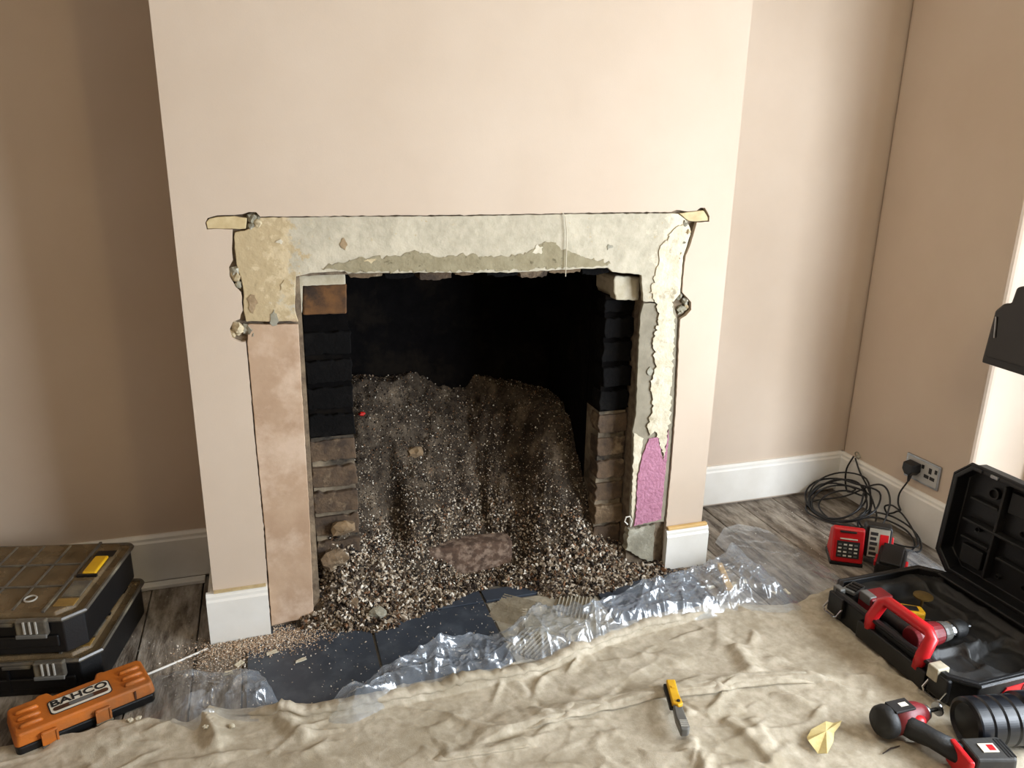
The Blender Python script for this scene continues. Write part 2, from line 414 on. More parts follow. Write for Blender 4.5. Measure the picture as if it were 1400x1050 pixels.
# ------------------------------------------------------------------ chimney breast
hole = [(0.133,0.0026),(0.135,0.1356),(0.137,0.3148),(0.1352,0.4595),(0.1339,0.5591),(0.134,0.6934),(0.133,0.8098),(0.1229,0.8086),(0.1021,0.8188),(0.0992,0.8423),(0.1072,0.8597),(0.1242,0.8659),(0.1323,0.8851),(0.1321,0.9027),(0.1326,0.929),(0.1206,0.9416),(0.1098,0.9679),(0.1099,0.9884),(0.1194,1.0052),(0.12,1.0322),(0.1237,1.0573),(0.1253,1.0757),(0.097,1.0777),(0.0702,1.0764),(0.0669,1.0912),(0.0741,1.1026),(0.0933,1.1073),(0.1312,1.1087),(0.1504,1.1102),(0.1636,1.115),(0.1796,1.1149),(0.1885,1.1049),(0.2605,1.1043),(0.3787,1.1051),(0.5376,1.1056),(0.6857,1.1045),(0.8015,1.1055),(1.0037,1.1078),(1.1527,1.1087),(1.2589,1.1081),(1.2741,1.1138),(1.3084,1.1097),(1.3356,1.1115),(1.3486,1.1194),(1.3624,1.1193),(1.3788,1.0953),(1.3803,1.0813),(1.3411,1.0797),(1.3331,1.0438),(1.3247,1.0116),(1.3154,0.9875),(1.3127,0.9671),(1.3119,0.9259),(1.3134,0.8842),(1.3262,0.8732),(1.3444,0.8556),(1.3467,0.8321),(1.3316,0.8157),(1.3134,0.8081),(1.3154,0.7346),(1.3206,0.6236),(1.3239,0.5325),(1.3249,0.4393),(1.3258,0.3439),(1.3242,0.2465),(1.3241,0.1591),(1.3261,0.0436),(1.3249,-0.0031)]
hole[0] = (hole[0][0], 0.0); hole[-1] = (hole[-1][0], 0.0)
rag = ragged(hole, 0.010, 0.0012, 1, closed=False) + [hole[-1]]
skin = [(0.0, 0.0)] + rag + [(1.45, 0.0), (1.45, ZC), (0.0, ZC)]
cb = struct(B().wallpoly(skin, 0.0, 0.014).build('wall_chimney_breast', paint))
B().bb((0.0, 0.0141, 0), (0.012, YB, ZC)).build('breast_side', paint, cb)
B().bb((1.438, 0.0141, 0), (1.45, YB, ZC)).build('breast_side', paint, cb)
# masonry core round the opening
B().bb((0.0121, 0.016, 0), (0.268, 0.50, 1.6)).build('masonry_pier', core_m, cb)
B().bb((1.20, 0.016, 0), (1.4379, 0.50, 1.6)).build('masonry_pier', core_m, cb)
B().bb((0.268, 0.016, 0.962), (1.20, 0.13, 1.6)).build('masonry_lintel', core_m, cb)
B().bb((0.0121, 0.016, 1.6), (1.4379, 0.50, ZC)).build('masonry_upper', core_m, cb)
# sooted cavity behind
B().bb((0.268, 0.165, 0), (0.385, 0.50, 1.6)).build('flue_side', soot_m, cb)
B().bb((1.105, 0.165, 0), (1.20, 0.50, 1.6)).build('flue_side', soot_m, cb)
B().bb((0.0121, 0.5, -0.1), (1.4379, 0.56, ZC)).build('fireback', soot_m, cb)

def wp(name, poly, y0, y1, mat, parent=cb, step=0.01, amp=0.0015, seed=2, bevel=0.0015):
    return B().wallpoly(ragged(poly, step, amp, seed), y0, y1).build(name, mat, parent, bevel=bevel)
wp('lintel_render', [(0.1884,1.1024),(0.3786,1.1025),(0.6857,1.1018),(1.0038,1.105),(1.2569,1.1051),(1.2817,1.104),(1.3059,1.088),(1.3242,1.064),(1.3258,1.0479),(1.3175,1.0138),(1.3088,0.9835),(1.3095,0.926),(1.3091,0.8802),(1.2901,0.8579),(1.193,0.8619),(1.1828,0.9382),(1.0935,0.9489),(1.0797,0.9613),(0.8042,0.9556),(0.6093,0.9615),(0.3829,0.9665),(0.3761,0.972),(0.3031,0.9707),(0.26,0.9632),(0.2514,0.8797),(0.2583,0.8521),(0.1385,0.8581),(0.134,0.885),(0.1375,0.9288),(0.1363,0.9549),(0.1266,0.9948),(0.1264,1.0321),(0.1279,1.069),(0.1523,1.0736),(0.169,1.0818),(0.1811,1.0917)], 0.004, 0.016, lintel_m, seed=3)
wp('plaster_leg', [(0.1412,0.8508),(0.2578,0.8448),(0.2562,0.7031),(0.2557,0.5468),(0.2547,0.3409),(0.2511,0.1449),(0.2479,0.0199),(0.1915,0.019),(0.1366,0.0134),(0.1378,0.1352),(0.1402,0.3144),(0.1383,0.4591),(0.1367,0.5588),(0.1367,0.6932),(0.1359,0.8042)], 0.004, 0.016, leg_m, seed=4, amp=0.0008)
wp('render_leg', [(1.1956,0.8577),(1.2905,0.8537),(1.309,0.804),(1.3118,0.7348),(1.317,0.6239),(1.3202,0.5328),(1.3211,0.4397),(1.322,0.3443),(1.3225,0.2219),(1.3187,0.1624),(1.2008,0.159),(1.197,0.2139),(1.1967,0.3586),(1.1885,0.4761),(1.1963,0.5323),(1.1897,0.7205),(1.1888,0.8267)], 0.006, 0.016, greyren_m, seed=5)
# thin coats left on the render
wp('white_coat', [(1.2979,1.0762),(1.3139,1.0521),(1.3058,1.0161),(1.2973,0.9838),(1.2979,0.9264),(1.2974,0.8807),(1.2827,0.8624),(1.2976,0.8003),(1.3005,0.7136),(1.3056,0.6023),(1.3073,0.4994),(1.3024,0.4416),(1.2982,0.3758),(1.2814,0.4296),(1.2611,0.469),(1.2451,0.4566),(1.2349,0.4946),(1.2483,0.5391),(1.2357,0.6077),(1.2471,0.6733),(1.2324,0.7395),(1.2436,0.803),(1.2346,0.856),(1.2138,0.888),(1.2271,0.949),(1.2312,1.0095),(1.2637,1.0528)], 0.001, 0.0035, whitepl_m, step=0.006, amp=0.006, seed=7, bevel=0)
wp('white_edge_coat', [(1.1936,0.471),(1.2239,0.4495),(1.2194,0.3797),(1.2106,0.3332),(1.2127,0.2363),(1.2066,0.183),(1.202,0.2132),(1.1967,0.3586)], 0.003, 0.0055, whitepl_m, step=0.006, amp=0.003, seed=8, bevel=0)
wp('pink_panel', [(1.2434,0.4475),(1.2724,0.4493),(1.2965,0.3664),(1.3037,0.4273),(1.305,0.4694),(1.3099,0.4408),(1.3081,0.3459),(1.3059,0.2241),(1.3052,0.1718),(1.2153,0.1644),(1.2177,0.2357),(1.2156,0.3327),(1.2259,0.3908)], 0.0022, 0.0058, pink_m, step=0.006, amp=0.002, seed=9, bevel=0)
wp('mortar_foot', [(1.1965,0.1496),(1.2859,0.1594),(1.2887,0.0288),(1.2546,0.0394),(1.1934,0.0847)], 0.002, 0.03, mortar_m, step=0.008, amp=0.004, seed=10)
wp('filler_end', [(0.0693,1.0928),(0.0771,1.1009),(0.0946,1.1049),(0.131,1.1062),(0.1593,1.1018),(0.1542,1.077),(0.1254,1.0773),(0.0719,1.078)], 0.003, 0.03, yellow_pl, amp=0.001, seed=11)
wp('filler_end', [(1.2863,1.104),(1.3449,1.1105),(1.3609,1.1114),(1.3755,1.0934),(1.3777,1.0834),(1.3386,1.0818),(1.3154,1.084)], 0.003, 0.03, yellow_pl, amp=0.001, seed=12)
# olive band of old mortar along the lower lintel
band = [[(0.321,0.9825),(0.3737,0.9953),(0.427,1.0046),(0.4989,1.0065),(0.554,1.0161),(0.6097,1.0003),(0.6858,1.004),(0.7836,0.9961),(0.8434,1.0061),(0.8833,1.028),(0.9076,1.0352),(0.9454,1.0153),(1.0094,0.9907),(1.0855,0.973),(1.0751,0.9654),(0.8041,0.9614),(0.6093,0.9652),(0.3832,0.9718)]][0]
olive_m = pm('olive_mortar', '938A70', '847A60', 30, 0.95, 0.5, 80, c3='5F5640', scale3=40, lo3=0.6, hi3=0.66)
wp('old_mortar_band', band, 0.0025, 0.0045, olive_m, step=0.006, amp=0.006, seed=13, bevel=0)
# broken lumps at the torn edges
for i, ((u, v), rr) in enumerate(zip([(0.1706,1.1017),(0.1792,1.0883),(0.1674,1.0818),(0.1227,0.9675),(0.1203,0.9779),(0.1275,0.9466),(0.1172,0.8413),(0.1384,0.8366),(0.1045,0.8277),(0.1509,0.8251),(1.307,1.0761),(1.3139,1.0521),(1.3027,1.0242),(1.2946,0.9879),(1.33,0.8583),(1.3205,0.8333),(1.3363,0.8411),(1.3097,0.8739),(1.2814,0.9557),(0.1818,1.1017)],
        (.012,.012,.010,.012,.012,.009,.016,.013,.008,.009,.012,.013,.011,.012,.011,.012,.008,.010,.008,.008))):
    B().blob((u, 0.012, v), (rr, rr * 0.9, rr * 1.1), i, 0.6, 2, 2.2).build('mortar_lump', (mortar_m, cream_m, mortar_m, cream_m, mortar_m)[i % 5], cb)
# small flakes of older coats still clinging to the render
rf = random.Random(4)
flk = [pm('coat_cream', 'C6B694', 'B09C78', 40, 0.9, 0.5, 90), pm('coat_grey', '9C988A', '87836F', 40, 0.9, 0.5, 90), pm('coat_pale', 'CFC8B6', 'BDB49E', 40, 0.9, 0.5, 90), pm('coat_brown', 'A08A6C', '8C7658', 40, 0.9, 0.5, 90)]
for i in range(12, 60, 5):
    if i < 30: x = rf.uniform(.18, 1.28); zz = rf.uniform(.985, 1.095)
    elif i < 52: x = rf.uniform(.145, .255); zz = rf.uniform(.86, 1.06)
    else: x = rf.uniform(1.215, 1.30); zz = rf.uniform(.60, .98)
    sx = rf.uniform(.005, .022) * (1.5 if i < 30 else 1); sz_ = rf.uniform(.004, .016) * (1 if i < 30 else 1.6)
    if not .97 < zz < 1.09: sx = min(sx, .012)
    pts = [(x + sx * math.cos(R(t)) * rf.uniform(.5, 1.1), zz + sz_ * math.sin(R(t)) * rf.uniform(.5, 1.1)) for t in range(0, 360, 30)]
    wp('coat_flake', pts, rf.uniform(.0020, .0028), .0042, flk[(i * 7) % 4 if i < 52 else (1, 2)[i % 2]], step=.003, amp=.003, seed=100 + i, bevel=0)
# stones and brick jambs inside the opening
wp('lintel_end_stone', [(0.2761,0.9312),(0.3833,0.933),(0.3798,0.8563),(0.2717,0.8576)], 0.05, 0.16, stone_m, amp=0.001, seed=14, bevel=0.004)
wp('limewashed_ledge', [(0.2663,0.9583),(0.3047,0.9625),(0.3771,0.9639),(0.3794,0.9346),(0.3207,0.9348),(0.2752,0.9346),(0.2694,0.8674),(0.2625,0.8677)], 0.03, 0.16, whitestone_m, amp=0.002, seed=15)
wp('lintel_end_stone', [(1.1152,0.9328),(1.197,0.9262),(1.1973,0.8594),(1.124,0.8645),(1.1153,0.8959)], 0.035, 0.16, whitestone_m, amp=0.002, seed=16, bevel=0.004)
for i, (u0, u1) in enumerate(((476, 520), (521, 560), (566, 610), (612, 640), (655, 700), (702, 742), (744, 790), (792, 834))):
    q0, q1, q2, q3 = [([(0.3875,0.9595),(1.1053,0.952),(0.3868,0.943),(1.1064,0.9336)][k]) for k in range(4)]
    f0 = (u0 - 476) / 358; f1 = (u1 - 476) / 358
    x0 = q0[0] + (q1[0] - q0[0]) * f0; x1 = q0[0] + (q1[0] - q0[0]) * f1
    zt = q0[1] + (q1[1] - q0[1]) * f0 + 0.004; zb = zt - 0.016 - 0.01 * ((i * 37) % 3) / 2
    wp('lintel_brick', [(x0, zt), (x1, zt), (x1 - .003, zb + .004), ((x0 + x1) / 2, zb), (x0 + .002, zb + .003)], 0.045, 0.12, (br_mid, br_brown, br_black)[(i * 5) % 3], step=0.006, amp=0.003, seed=20 + i)
random.seed(8)
sootmortar_m = pm('sooty_mortar', '948670', '6A5D4B', 18, 0.95, 0.6, 60, c3='1A1512', scale3=5, lo3=0.42, hi3=0.6)
jam = {}
for side, x0, x1, ztop in (('left', 0.27, 0.388, 0.848), ('right', 1.106, 1.198, 0.862)):
    jm = B().bb((x0 + .003, 0.072, 0.0), (x1 - .003, 0.164, 0.52)).build('brick_jamb', sootmortar_m, cb)
    B().bb((x0 + .003, 0.072, 0.5201), (x1 - .003, 0.164, ztop + .01)).build('sooted_bedding', soot_m, jm)
    z = 0.005; k = 0
    while z < ztop - 0.03:
        h = min(0.064, ztop - z)
        splits = [x0 - .004, x1 + .004]
        for a, b in zip(splits[:-1], splits[1:]):
            dy = random.uniform(-0.006, 0.006)
            zz = z + h / 2
            mt = br_black if zz > 0.55 else (br_brown if (side == 'left' or zz > 0.45) else random.choice((br_mid, br_brown)))
            poly = ragged([(a + .004, z + .004), (b - .004, z + .004), (b - .004, z + h - .002), (a + .004, z + h - .002)], 0.012, 0.0045, k * 3 + (7 if side == 'left' else 0))
            B().wallpoly(poly, 0.06 + dy, 0.12).build('brick', mt, jm, bevel=0.003)
        z += 0.074; k += 1
# thin twisted wire hanging off the top edge of the lintel
wpts = [([(0.9389,1.1084),(0.9474,1.099),(0.9534,1.0536),(0.9537,0.9962),(0.9538,0.9416)][i]) for i in range(5)]
tag(B().tube([(a, -0.003, b) for a, b in wpts], 0.0012, 5).build('loose_wire', pm('pale_wire', 'CFC7B4', 'BDB4A0', 10, 0.6)), 'thin pale wire hanging down over the lintel render', 'wire')
hk = [([(1.1983,0.1663),(1.2019,0.1856),(1.1935,0.2016),(1.1812,0.2008),(1.1773,0.1866),(1.1879,0.1752)][i]) for i in range(6)]
tag(B().tube([(a, -0.004, b) for a, b in hk], 0.0022, 6).build('wire_hook', pm('white_enamel', 'E0DCD2', 'D2CDBF', 10, 0.5)), 'small white curled hook at the lower left of the pink panel', 'hook')

# ------------------------------------------------------------------ hearth of slate tiles
hb = struct(B().bb((0.064, -0.368, -0.0219), (1.39, 0.016, -0.004)).build('floor_hearth', bed_m))
B().bb((0.27, 0.016, -0.1), (1.198, 0.5, -0.004)).build('hearth_back_bed', bed_m, hb)
xs = [0.071, 0.397, 0.730, 1.060, 1.386]
for j, (y0, y1) in enumerate(((-0.364, -0.031), (-0.031, 0.033))):
    for i in range(4):
        if (i, j) == (2, 0): continue
        B().bb((xs[i] + .0035, y0 + .0035, -0.0038), (xs[i + 1] - .0035, y1 - .0035, 0.004)).build('slate_tile', slate_m, hb, bevel=0.0015)
ad = B().bb((xs[2] + .004, -0.36, -0.0038), (xs[3] - .004, -0.035, -0.001))
ad_o = ad.build('tile_adhesive', adh_m, hb)
cs = B()
for c, (bx, by, ang, nn) in enumerate(((0.80, -0.085, -40, 12), (0.86, -0.16, -8, 12), (0.97, -0.12, 60, 10), (0.80, -0.26, 40, 12), (0.95, -0.28, 5, 12))):
    for k in range(nn):
        mm = Matrix.Translation((bx, by, 0)) @ Matrix.Rotation(R(ang), 4, 'Z')
        yy = (k - nn / 2) * 0.011
        cs.add([(-.055, yy - .0045, -.001), (.055, yy - .0045, -.001), (.055, yy + .0045, -.001), (-.055, yy + .0045, -.001), (-.053, yy, .0065), (.053, yy, .0065)],
               [(0, 1, 5, 4), (2, 3, 4, 5), (0, 4, 3), (1, 2, 5)], mm)
tag(cs.build('combed_ridges', adh_m, ad_o), kind='stuff')

# ------------------------------------------------------------------ rubble heap in the fireplace
TX = [0.24, 0.32, 0.44, 0.55, 0.64, 0.72, 0.80, 0.86, 0.93, 1.05, 1.15, 1.32]
TY = [-0.03, -0.06, -0.085, -0.05, 0.0, 0.04, 0.06, 0.01, -0.06, -0.08, -0.075, -0.04]
def heap_h(x, y):
    x = np.asarray(x, float); y = np.asarray(y, float)
    d = y - np.interp(x, TX, TY) + (fbm(x * 18, y * 18, 3) - 0.47) * 0.05
    h = np.where(d < 0.09, 0.42 * d, 0.038 + (d - 0.09) * 1.28)
    inside = sstep(0.02, 0.14, d)
    h += inside * 0.17 * np.exp(-((x - 0.31) / 0.085) ** 2) * np.exp(-((y - 0.08) / 0.12) ** 2)
    h += inside * 0.12 * np.exp(-((x - 1.02) / 0.09) ** 2) * np.exp(-((y - 0.22) / 0.12) ** 2)
    h -= inside * 0.11 * np.exp(-((x - 0.50) / 0.05) ** 2) * np.exp(-((y - 0.20) / 0.09) ** 2)
    h -= inside * 0.06 * np.exp(-((x - 0.91) / 0.05) ** 2) * np.exp(-((y - 0.25) / 0.12) ** 2)
    h -= inside * 0.05 * np.exp(-((x - 0.72) / 0.09) ** 2) * np.exp(-((y - 0.12) / 0.05) ** 2)
    h += inside * 0.05 * (fbm(x * 9, y * 9, 8) - 0.47)
    top = 0.56 - 0.09 * np.clip((x - 0.75) / 0.35, 0, 1)
    h = np.minimum(h, top + (fbm(x * 12, y * 12, 5) - 0.47) * 0.04)
    return np.where(d > -0.002, np.maximum(h, 0.0), -0.01) - 0.002
nx, ny = 260, 170
gx, gy = np.meshgrid(np.linspace(0.20, 1.34, nx), np.linspace(-0.13, 0.498, ny))
gz = heap_h(gx, gy) + (fbm(gx * 60, gy * 60, 2) - 0.47) * 0.016
# outside the opening the heap stays in front of the wall face
outside = ((gx < 0.275) | (gx > 1.195)) & (gy > 0.03)
V = np.c_[gx.ravel(), gy.ravel(), gz.ravel()]
ii = np.arange(nx * ny).reshape(ny, nx)
Q = np.c_[ii[:-1, :-1].ravel(), ii[:-1, 1:].ravel(), ii[1:, 1:].ravel(), ii[1:, :-1].ravel()]
dead = (gz < -0.006) | outside
Q = Q[~dead.ravel()[Q].all(axis=1)]
Q = Q[~outside.ravel()[Q].any(axis=1)]
heap_m = pm('soot_and_ash', '4B4238', '2B241E', 26, 1.0, 0.9, 160, spec=0.1, c3='665A4C', scale3=12, lo3=0.5, hi3=0.66, bdist=0.006)
heap = bigmesh('rubble_heap', V, Q, heap_m)
tag(heap, 'sooty heap of crumbled rubble spilling from the fireplace opening onto the hearth', 'rubble', kind='stuff')

rg = np.random.default_rng(5)
def granules(pos, size, col, rng):
    """n irregular octahedra, 8 triangles each"""
    n = len(pos)
    base = np.array([(1, 0, 0), (-1, 0, 0), (0, 1, 0), (0, -1, 0), (0, 0, 1), (0, 0, -1)], float)
    v = np.repeat(base[None], n, 0) * rng.uniform(0.55, 1.15, (n, 6, 1)) + rng.normal(0, 0.22, (n, 6, 3))
    v *= rng.uniform(0.6, 1.2, (n, 1, 3))
    q = rng.normal(size=(n, 4)); q /= np.linalg.norm(q, axis=1, keepdims=True)
    a, b, c, d = q.T
    Rm = np.stack([np.stack([a*a+b*b-c*c-d*d, 2*(b*c-a*d), 2*(b*d+a*c)], -1), np.stack([2*(b*c+a*d), a*a-b*b+c*c-d*d, 2*(c*d-a*b)], -1),
                   np.stack([2*(b*d-a*c), 2*(c*d+a*b), a*a-b*b-c*c+d*d], -1)], -2)
    v = np.einsum('nij,nkj->nki', Rm, v) * size[:, None, None] + pos[:, None, :]
    t = np.array([(0, 2, 4), (2, 1, 4), (1, 3, 4), (3, 0, 4), (2, 0, 5), (1, 2, 5), (3, 1, 5), (0, 3, 5)])
    T = (t[None] + 6 * np.arange(n)[:, None, None]).reshape(-1, 3)
    return v.reshape(-1, 3), T, np.repeat(col, 6, 0)
gran_m = attrmat('rubble_granules', 0.85)
n = 62000
px = rg.uniform(0.215, 1.33, n); py = -0.14 + 0.64 * rg.random(n) ** 1.25
hz = heap_h(px, py)
keep = (hz > -0.004) & ~(((px < 0.27) | (px > 1.2)) & (py > 0.005))
# soot thins the loose granules out towards the back
keep &= rg.random(n) < np.clip(1.5 - hz * 2.0, 0.22, 1) * np.clip(0.45 + 1.3 * fbm(px * 7, py * 7, 21), 0.3, 1)
px, py, hz = px[keep], py[keep], hz[keep]
n = len(px)
sz = rg.uniform(0.0022, 0.0056, n) * (1 + 0.5 * (py < 0.06)) * (1 - 0.35 * (hz > 0.2))
pal = np.array([lin(c) for c in ('D8CFC0', 'B5A794', '93836F', '6B5B4A', '46392E', '2B221C', '1B1613', '7A5A42')])
pr_f = np.array([.10, .15, .17, .17, .15, .12, .08, .06]); pr_b = np.array([.03, .05, .09, .14, .20, .22, .20, .07])
mixw = np.clip((hz - 0.12) / 0.36, 0, 1)
u = rg.random(n)
cf = np.searchsorted(np.cumsum(pr_f), u).clip(0, 7); cbk = np.searchsorted(np.cumsum(pr_b), u).clip(0, 7)
ci = np.where(rg.random(n) < mixw, cbk, cf)
col = pal[ci] * rg.uniform(0.8, 1.15, (n, 1))
V, T, cc = granules(np.c_[px, py, hz + sz * 0.35 + (rg.random(n) < 0.3) * sz * 0.8], sz, col, rg)
tag(bigmesh('loose_granules', V, T, gran_m, heap, smooth=False, col=cc), kind='stuff')
# strays on the tiles and boards
def strays(name, label, cx, cy, sx, sy, n, smin, smax, cols, cat, seed, z=0.004, uni=False):
    r = np.random.default_rng(seed)
    if uni: x = r.uniform(cx - sx, cx + sx, n); y = r.uniform(cy - sy, cy + sy, n)
    else: x = r.normal(cx, sx, n); y = r.normal(cy, sy, n)
    ok = ~((x > -0.02) & (x < 1.47) & (y > -0.022) & ((x < 0.14) | (x > 1.3))) & (y < YB - 0.03) & (x < XR - 0.03)
    x, y = x[ok], y[ok]; n = len(x)
    s = r.uniform(smin, smax, n) * r.uniform(0.5, 1, n)
    p = np.array([lin(c) for c in cols]); c = p[r.integers(0, len(p), n)] * r.uniform(0.85, 1.1, (n, 1))
    V, T, cc = granules(np.c_[x, y, z + s * 0.4], s, c, r)
    return tag(bigmesh(name, V, T, gran_m, None, smooth=False, col=cc), label, cat, kind='stuff')
strays('tile_crumbs', 'pale crumbs scattered over the dark slate hearth tiles', 0.42, -0.17, 0.36, 0.16, 420, 0.0012, 0.0032, ('D8D0C4', 'BDB2A2', '9A8E7E'), 'crumbs', 31, uni=True)
strays('sandy_debris', 'tan sandy plaster debris below the left plaster leg', 0.115, -0.045, 0.085, 0.03, 5200, 0.0012, 0.0034, ('C9AF93', 'B0967B', 'D9C6AE', '9C8066', 'E0D6C8'), 'debris', 32)
strays('sandy_debris', 'dusty plaster crumbs on the boards below the left white plinth', 0.02, -0.10, 0.06, 0.045, 1500, 0.001, 0.003, ('B59C82', '9C8369', 'D9CDBD'), 'debris', 33, z=0.001)
strays('plaster_crumbs', 'small pale plaster chips on the boards in the left alcove', -0.17, 0.12, 0.12, 0.2, 90, 0.001, 0.003, ('CFC8BC', 'B5AB9B'), 'crumbs', 34, z=0.0, uni=True)
strays('plaster_crumbs', 'small pale plaster chips on the boards in the right alcove', 1.75, 0.05, 0.3, 0.25, 220, 0.001, 0.003, ('E3DED4', 'C2B8A8'), 'crumbs', 35, z=0.0, uni=True)
strays('plinth_rubble', 'gravelly crumbs along the foot of the right white plinth', 1.39, -0.035, 0.06, 0.012, 500, 0.0015, 0.004, ('B59C82', '8B7862', 'D9CDBD', '5A4A3A'), 'crumbs', 36)

# bigger single pieces, each its own thing
def stone(x, y, r, mat, label, seed, z=None, cat='stone', group=None, sq=0.8):
    z = float(heap_h(x, y)) if z is None else z
    o = empty('rubble_stone', (x, y, z))
    B().blob((0, 0, r * 0.45), (r, r * sq, r * 0.7), seed, 0.5, 2, 1.3).build('stone_body', mat, o)
    return tag(o, label, cat, group)
def flat_chip(name, x, y, z, L, W, H, rz, mat, label, cat, group=None, seed=0):
    o = B().prism(ragged([(-L/2, -W/2), (L/2, -W/2 * .7), (L/2 * .85, W/2), (-L/2 * .9, W/2 * .8)], 0.006, 0.0015, seed), 0, H).build(name, mat, bevel=0.0008)
    o.location = (x, y, z); o.rotation_euler = (R(4), R(-3), R(rz))
    return tag(o, label, cat, group)
tanstone = pm('tan_stone', '8A7356', '6B5841', 22, 0.95, 0.5, 80)
stone(0.598, 0.318, 0.026, tanstone, 'tan broken stone half way up the sooty heap', 41, sq=0.6)
stone(0.345, 0.01, 0.03, br_mid, 'brown brick lump low in the heap beside the left plaster leg', 42, z=0.03)
stone(0.42, -0.035, 0.026, mortar_m, 'flattish grey stone at the left toe of the heap', 43, sq=0.6)
stone(0.31, 0.045, 0.04, br_mid, 'large dusty brick lump against the left brick jamb', 44, z=0.15)
stone(0.345, 0.055, 0.035, tanstone, 'tan chipped brick lump wedged against the left brick jamb', 45, z=0.24, sq=0.6)
rx = (0.4396, 0.336)
red_m = pm('red_fragment', 'D02018', 'A81810', 12, 0.5)
stone(rx[0], rx[1], 0.010, red_m, 'tiny bright red fragment on the black soot at the left', 46, z=float(heap_h(rx[0], rx[1])) + 0.004, cat='fragment')
bb = B().bb((-0.16, -0.035, 0), (0.16, 0.035, 0.12)).build('firebrick_block', pm('dusty_firebrick', '5E4839', '453429', 26, 0.95, 0.8, 70, c3='887464', scale3=40, lo3=0.46, hi3=0.6), bevel=0.008)
bb.location = (0.70, 0.155, -0.012); bb.rotation_euler = (0, 0, R(-3))
tag(bb, 'reddish firebrick block half buried in the middle of the heap', 'brick')
for i, (x, y, L, W_, rz, lab) in enumerate(((0.205, -0.158, 0.030, 0.010, 12, 'small white plaster flake lying flat on the left slate tile'),
        (0.055, -0.125, 0.024, 0.016, 40, 'white plaster flake at the edge of the left slate tile beside the boards'),
        (0.03, -0.155, 0.022, 0.014, -10, 'white plaster flake on the gritty boards below the left plinth'),
        (0.135, -0.105, 0.030, 0.012, 10, 'white plaster flake on the left slate tile near the sandy debris'))):
    flat_chip('plaster_flake', x, y, 0.004 if x > 0.07 else 0.001, L, W_, 0.004, rz, whitepl_m, lab, 'plaster chip', 'plaster flakes on the hearth', i)

# ------------------------------------------------------------------ canvas dust sheet
edge = [(-0.6546,-0.2491),(-0.4317,-0.2787),(-0.3461,-0.2862),(-0.2736,-0.2918),(-0.2193,-0.2652),(-0.1733,-0.2716),(-0.1333,-0.2884),(-0.0621,-0.3144),(-0.023,-0.3212),(0.0067,-0.2876),(0.0794,-0.3066),(0.1524,-0.3283),(0.1763,-0.3456),(0.241,-0.3648),(0.3064,-0.3791),(0.3782,-0.3533),(0.4522,-0.3341),(0.5612,-0.3379),(0.6735,-0.3418),(0.7177,-0.3247),(0.7673,-0.324),(0.8339,-0.3342),(0.9273,-0.3071),(1.0824,-0.2527),(1.2232,-0.246),(1.3256,-0.253),(1.3932,-0.2416),(1.4759,-0.2656),(1.5437,-0.2932),(1.6053,-0.2953),(1.673,-0.2745),(1.7761,-0.2455)] + [(1.95, -0.27), (2.2, -0.30)]
EX = [p[0] for p in edge]; EY = [p[1] for p in edge]
nx, ny = 620, 290
us = np.linspace(EX[0], 2.2, nx)
eyl = np.interp(us, EX, EY) + (fbm(us * 30, us * 0, 4, 3) - 0.47) * 0.012
tt = np.linspace(0, 1, ny) ** 1.25
gx = np.repeat(us[None], ny, 0); gy = eyl[None] - tt[:, None] * 1.15
gy0 = gy.copy()
def foldz(line, h, wf, wb=0.004):
    s, par = polydist(gx, gy, line)
    end = sstep(0, 0.12, par) * sstep(1, 0.85, par)
    return h * end * np.where(s > 0, np.exp(-(s / wf) ** 2), np.exp(-(s / wb) ** 2))
z = 0.006 + 0 * gx
z += foldz([(0.0149,-0.3203),(0.1424,-0.3656),(0.2224,-0.3845),(0.3384,-0.389),(0.4414,-0.3912),(0.5854,-0.3883),(0.7351,-0.3905),(0.8895,-0.3493),(1.0579,-0.3044),(1.1997,-0.2902),(1.2991,-0.2792),(1.4079,-0.296)], 0.022, 0.045)
z += foldz([(0.5353,-0.5807),(0.646,-0.5494),(0.7514,-0.5518),(0.8323,-0.546),(0.9394,-0.5469),(1.061,-0.5537),(1.1705,-0.5698),(1.2297,-0.5679),(1.3414,-0.5868),(1.4511,-0.6135),(1.5299,-0.6511)], 0.018, 0.05)
z += foldz([(0.4687,-0.587),(0.5316,-0.595),(0.6051,-0.6038),(0.6959,-0.6062)], 0.012, 0.03)
z += foldz([(1.0395,-0.6126),(1.0917,-0.6231),(1.1442,-0.6336),(1.1975,-0.6494)], 0.009, 0.03)
z += foldz([(1.1237,-0.6503),(1.1405,-0.6993),(1.1513,-0.7537),(1.1545,-0.8202)], 0.010, 0.025, 0.012)
z += foldz([(1.1813,-0.6674),(1.186,-0.7176),(1.1776,-0.7728)], 0.007, 0.02, 0.012)
z += foldz([(0.9787,-0.7354),(1.0163,-0.7019),(1.0038,-0.7687),(1.0037,-0.8261)], 0.010, 0.02, 0.02)
z += foldz([(1.305,-0.417),(1.3009,-0.4641),(1.2882,-0.5156),(1.2789,-0.5482)], 0.016, 0.02, 0.03)
z += foldz([(1.6123,-0.3853),(1.6594,-0.5043),(1.6575,-0.6601)], 0.008, 0.05, 0.04)
z += foldz([(0.7944,-0.488),(0.9231,-0.4575),(1.0726,-0.4431),(1.1966,-0.449)], 0.006, 0.05, 0.02)
z += foldz([(-0.347,-0.2901),(-0.2552,-0.3221),(-0.1382,-0.3226),(-0.0149,-0.3476)], 0.010, 0.05, 0.03)
z += foldz([(-0.0184,-0.2855),(-0.0099,-0.3251),(0.0016,-0.3713),(0.0191,-0.4263)], 0.020, 0.03, 0.02)
z += foldz([(0.1434,-0.326),(0.1554,-0.3621),(0.173,-0.4037),(0.2178,-0.452)], 0.015, 0.02, 0.02)
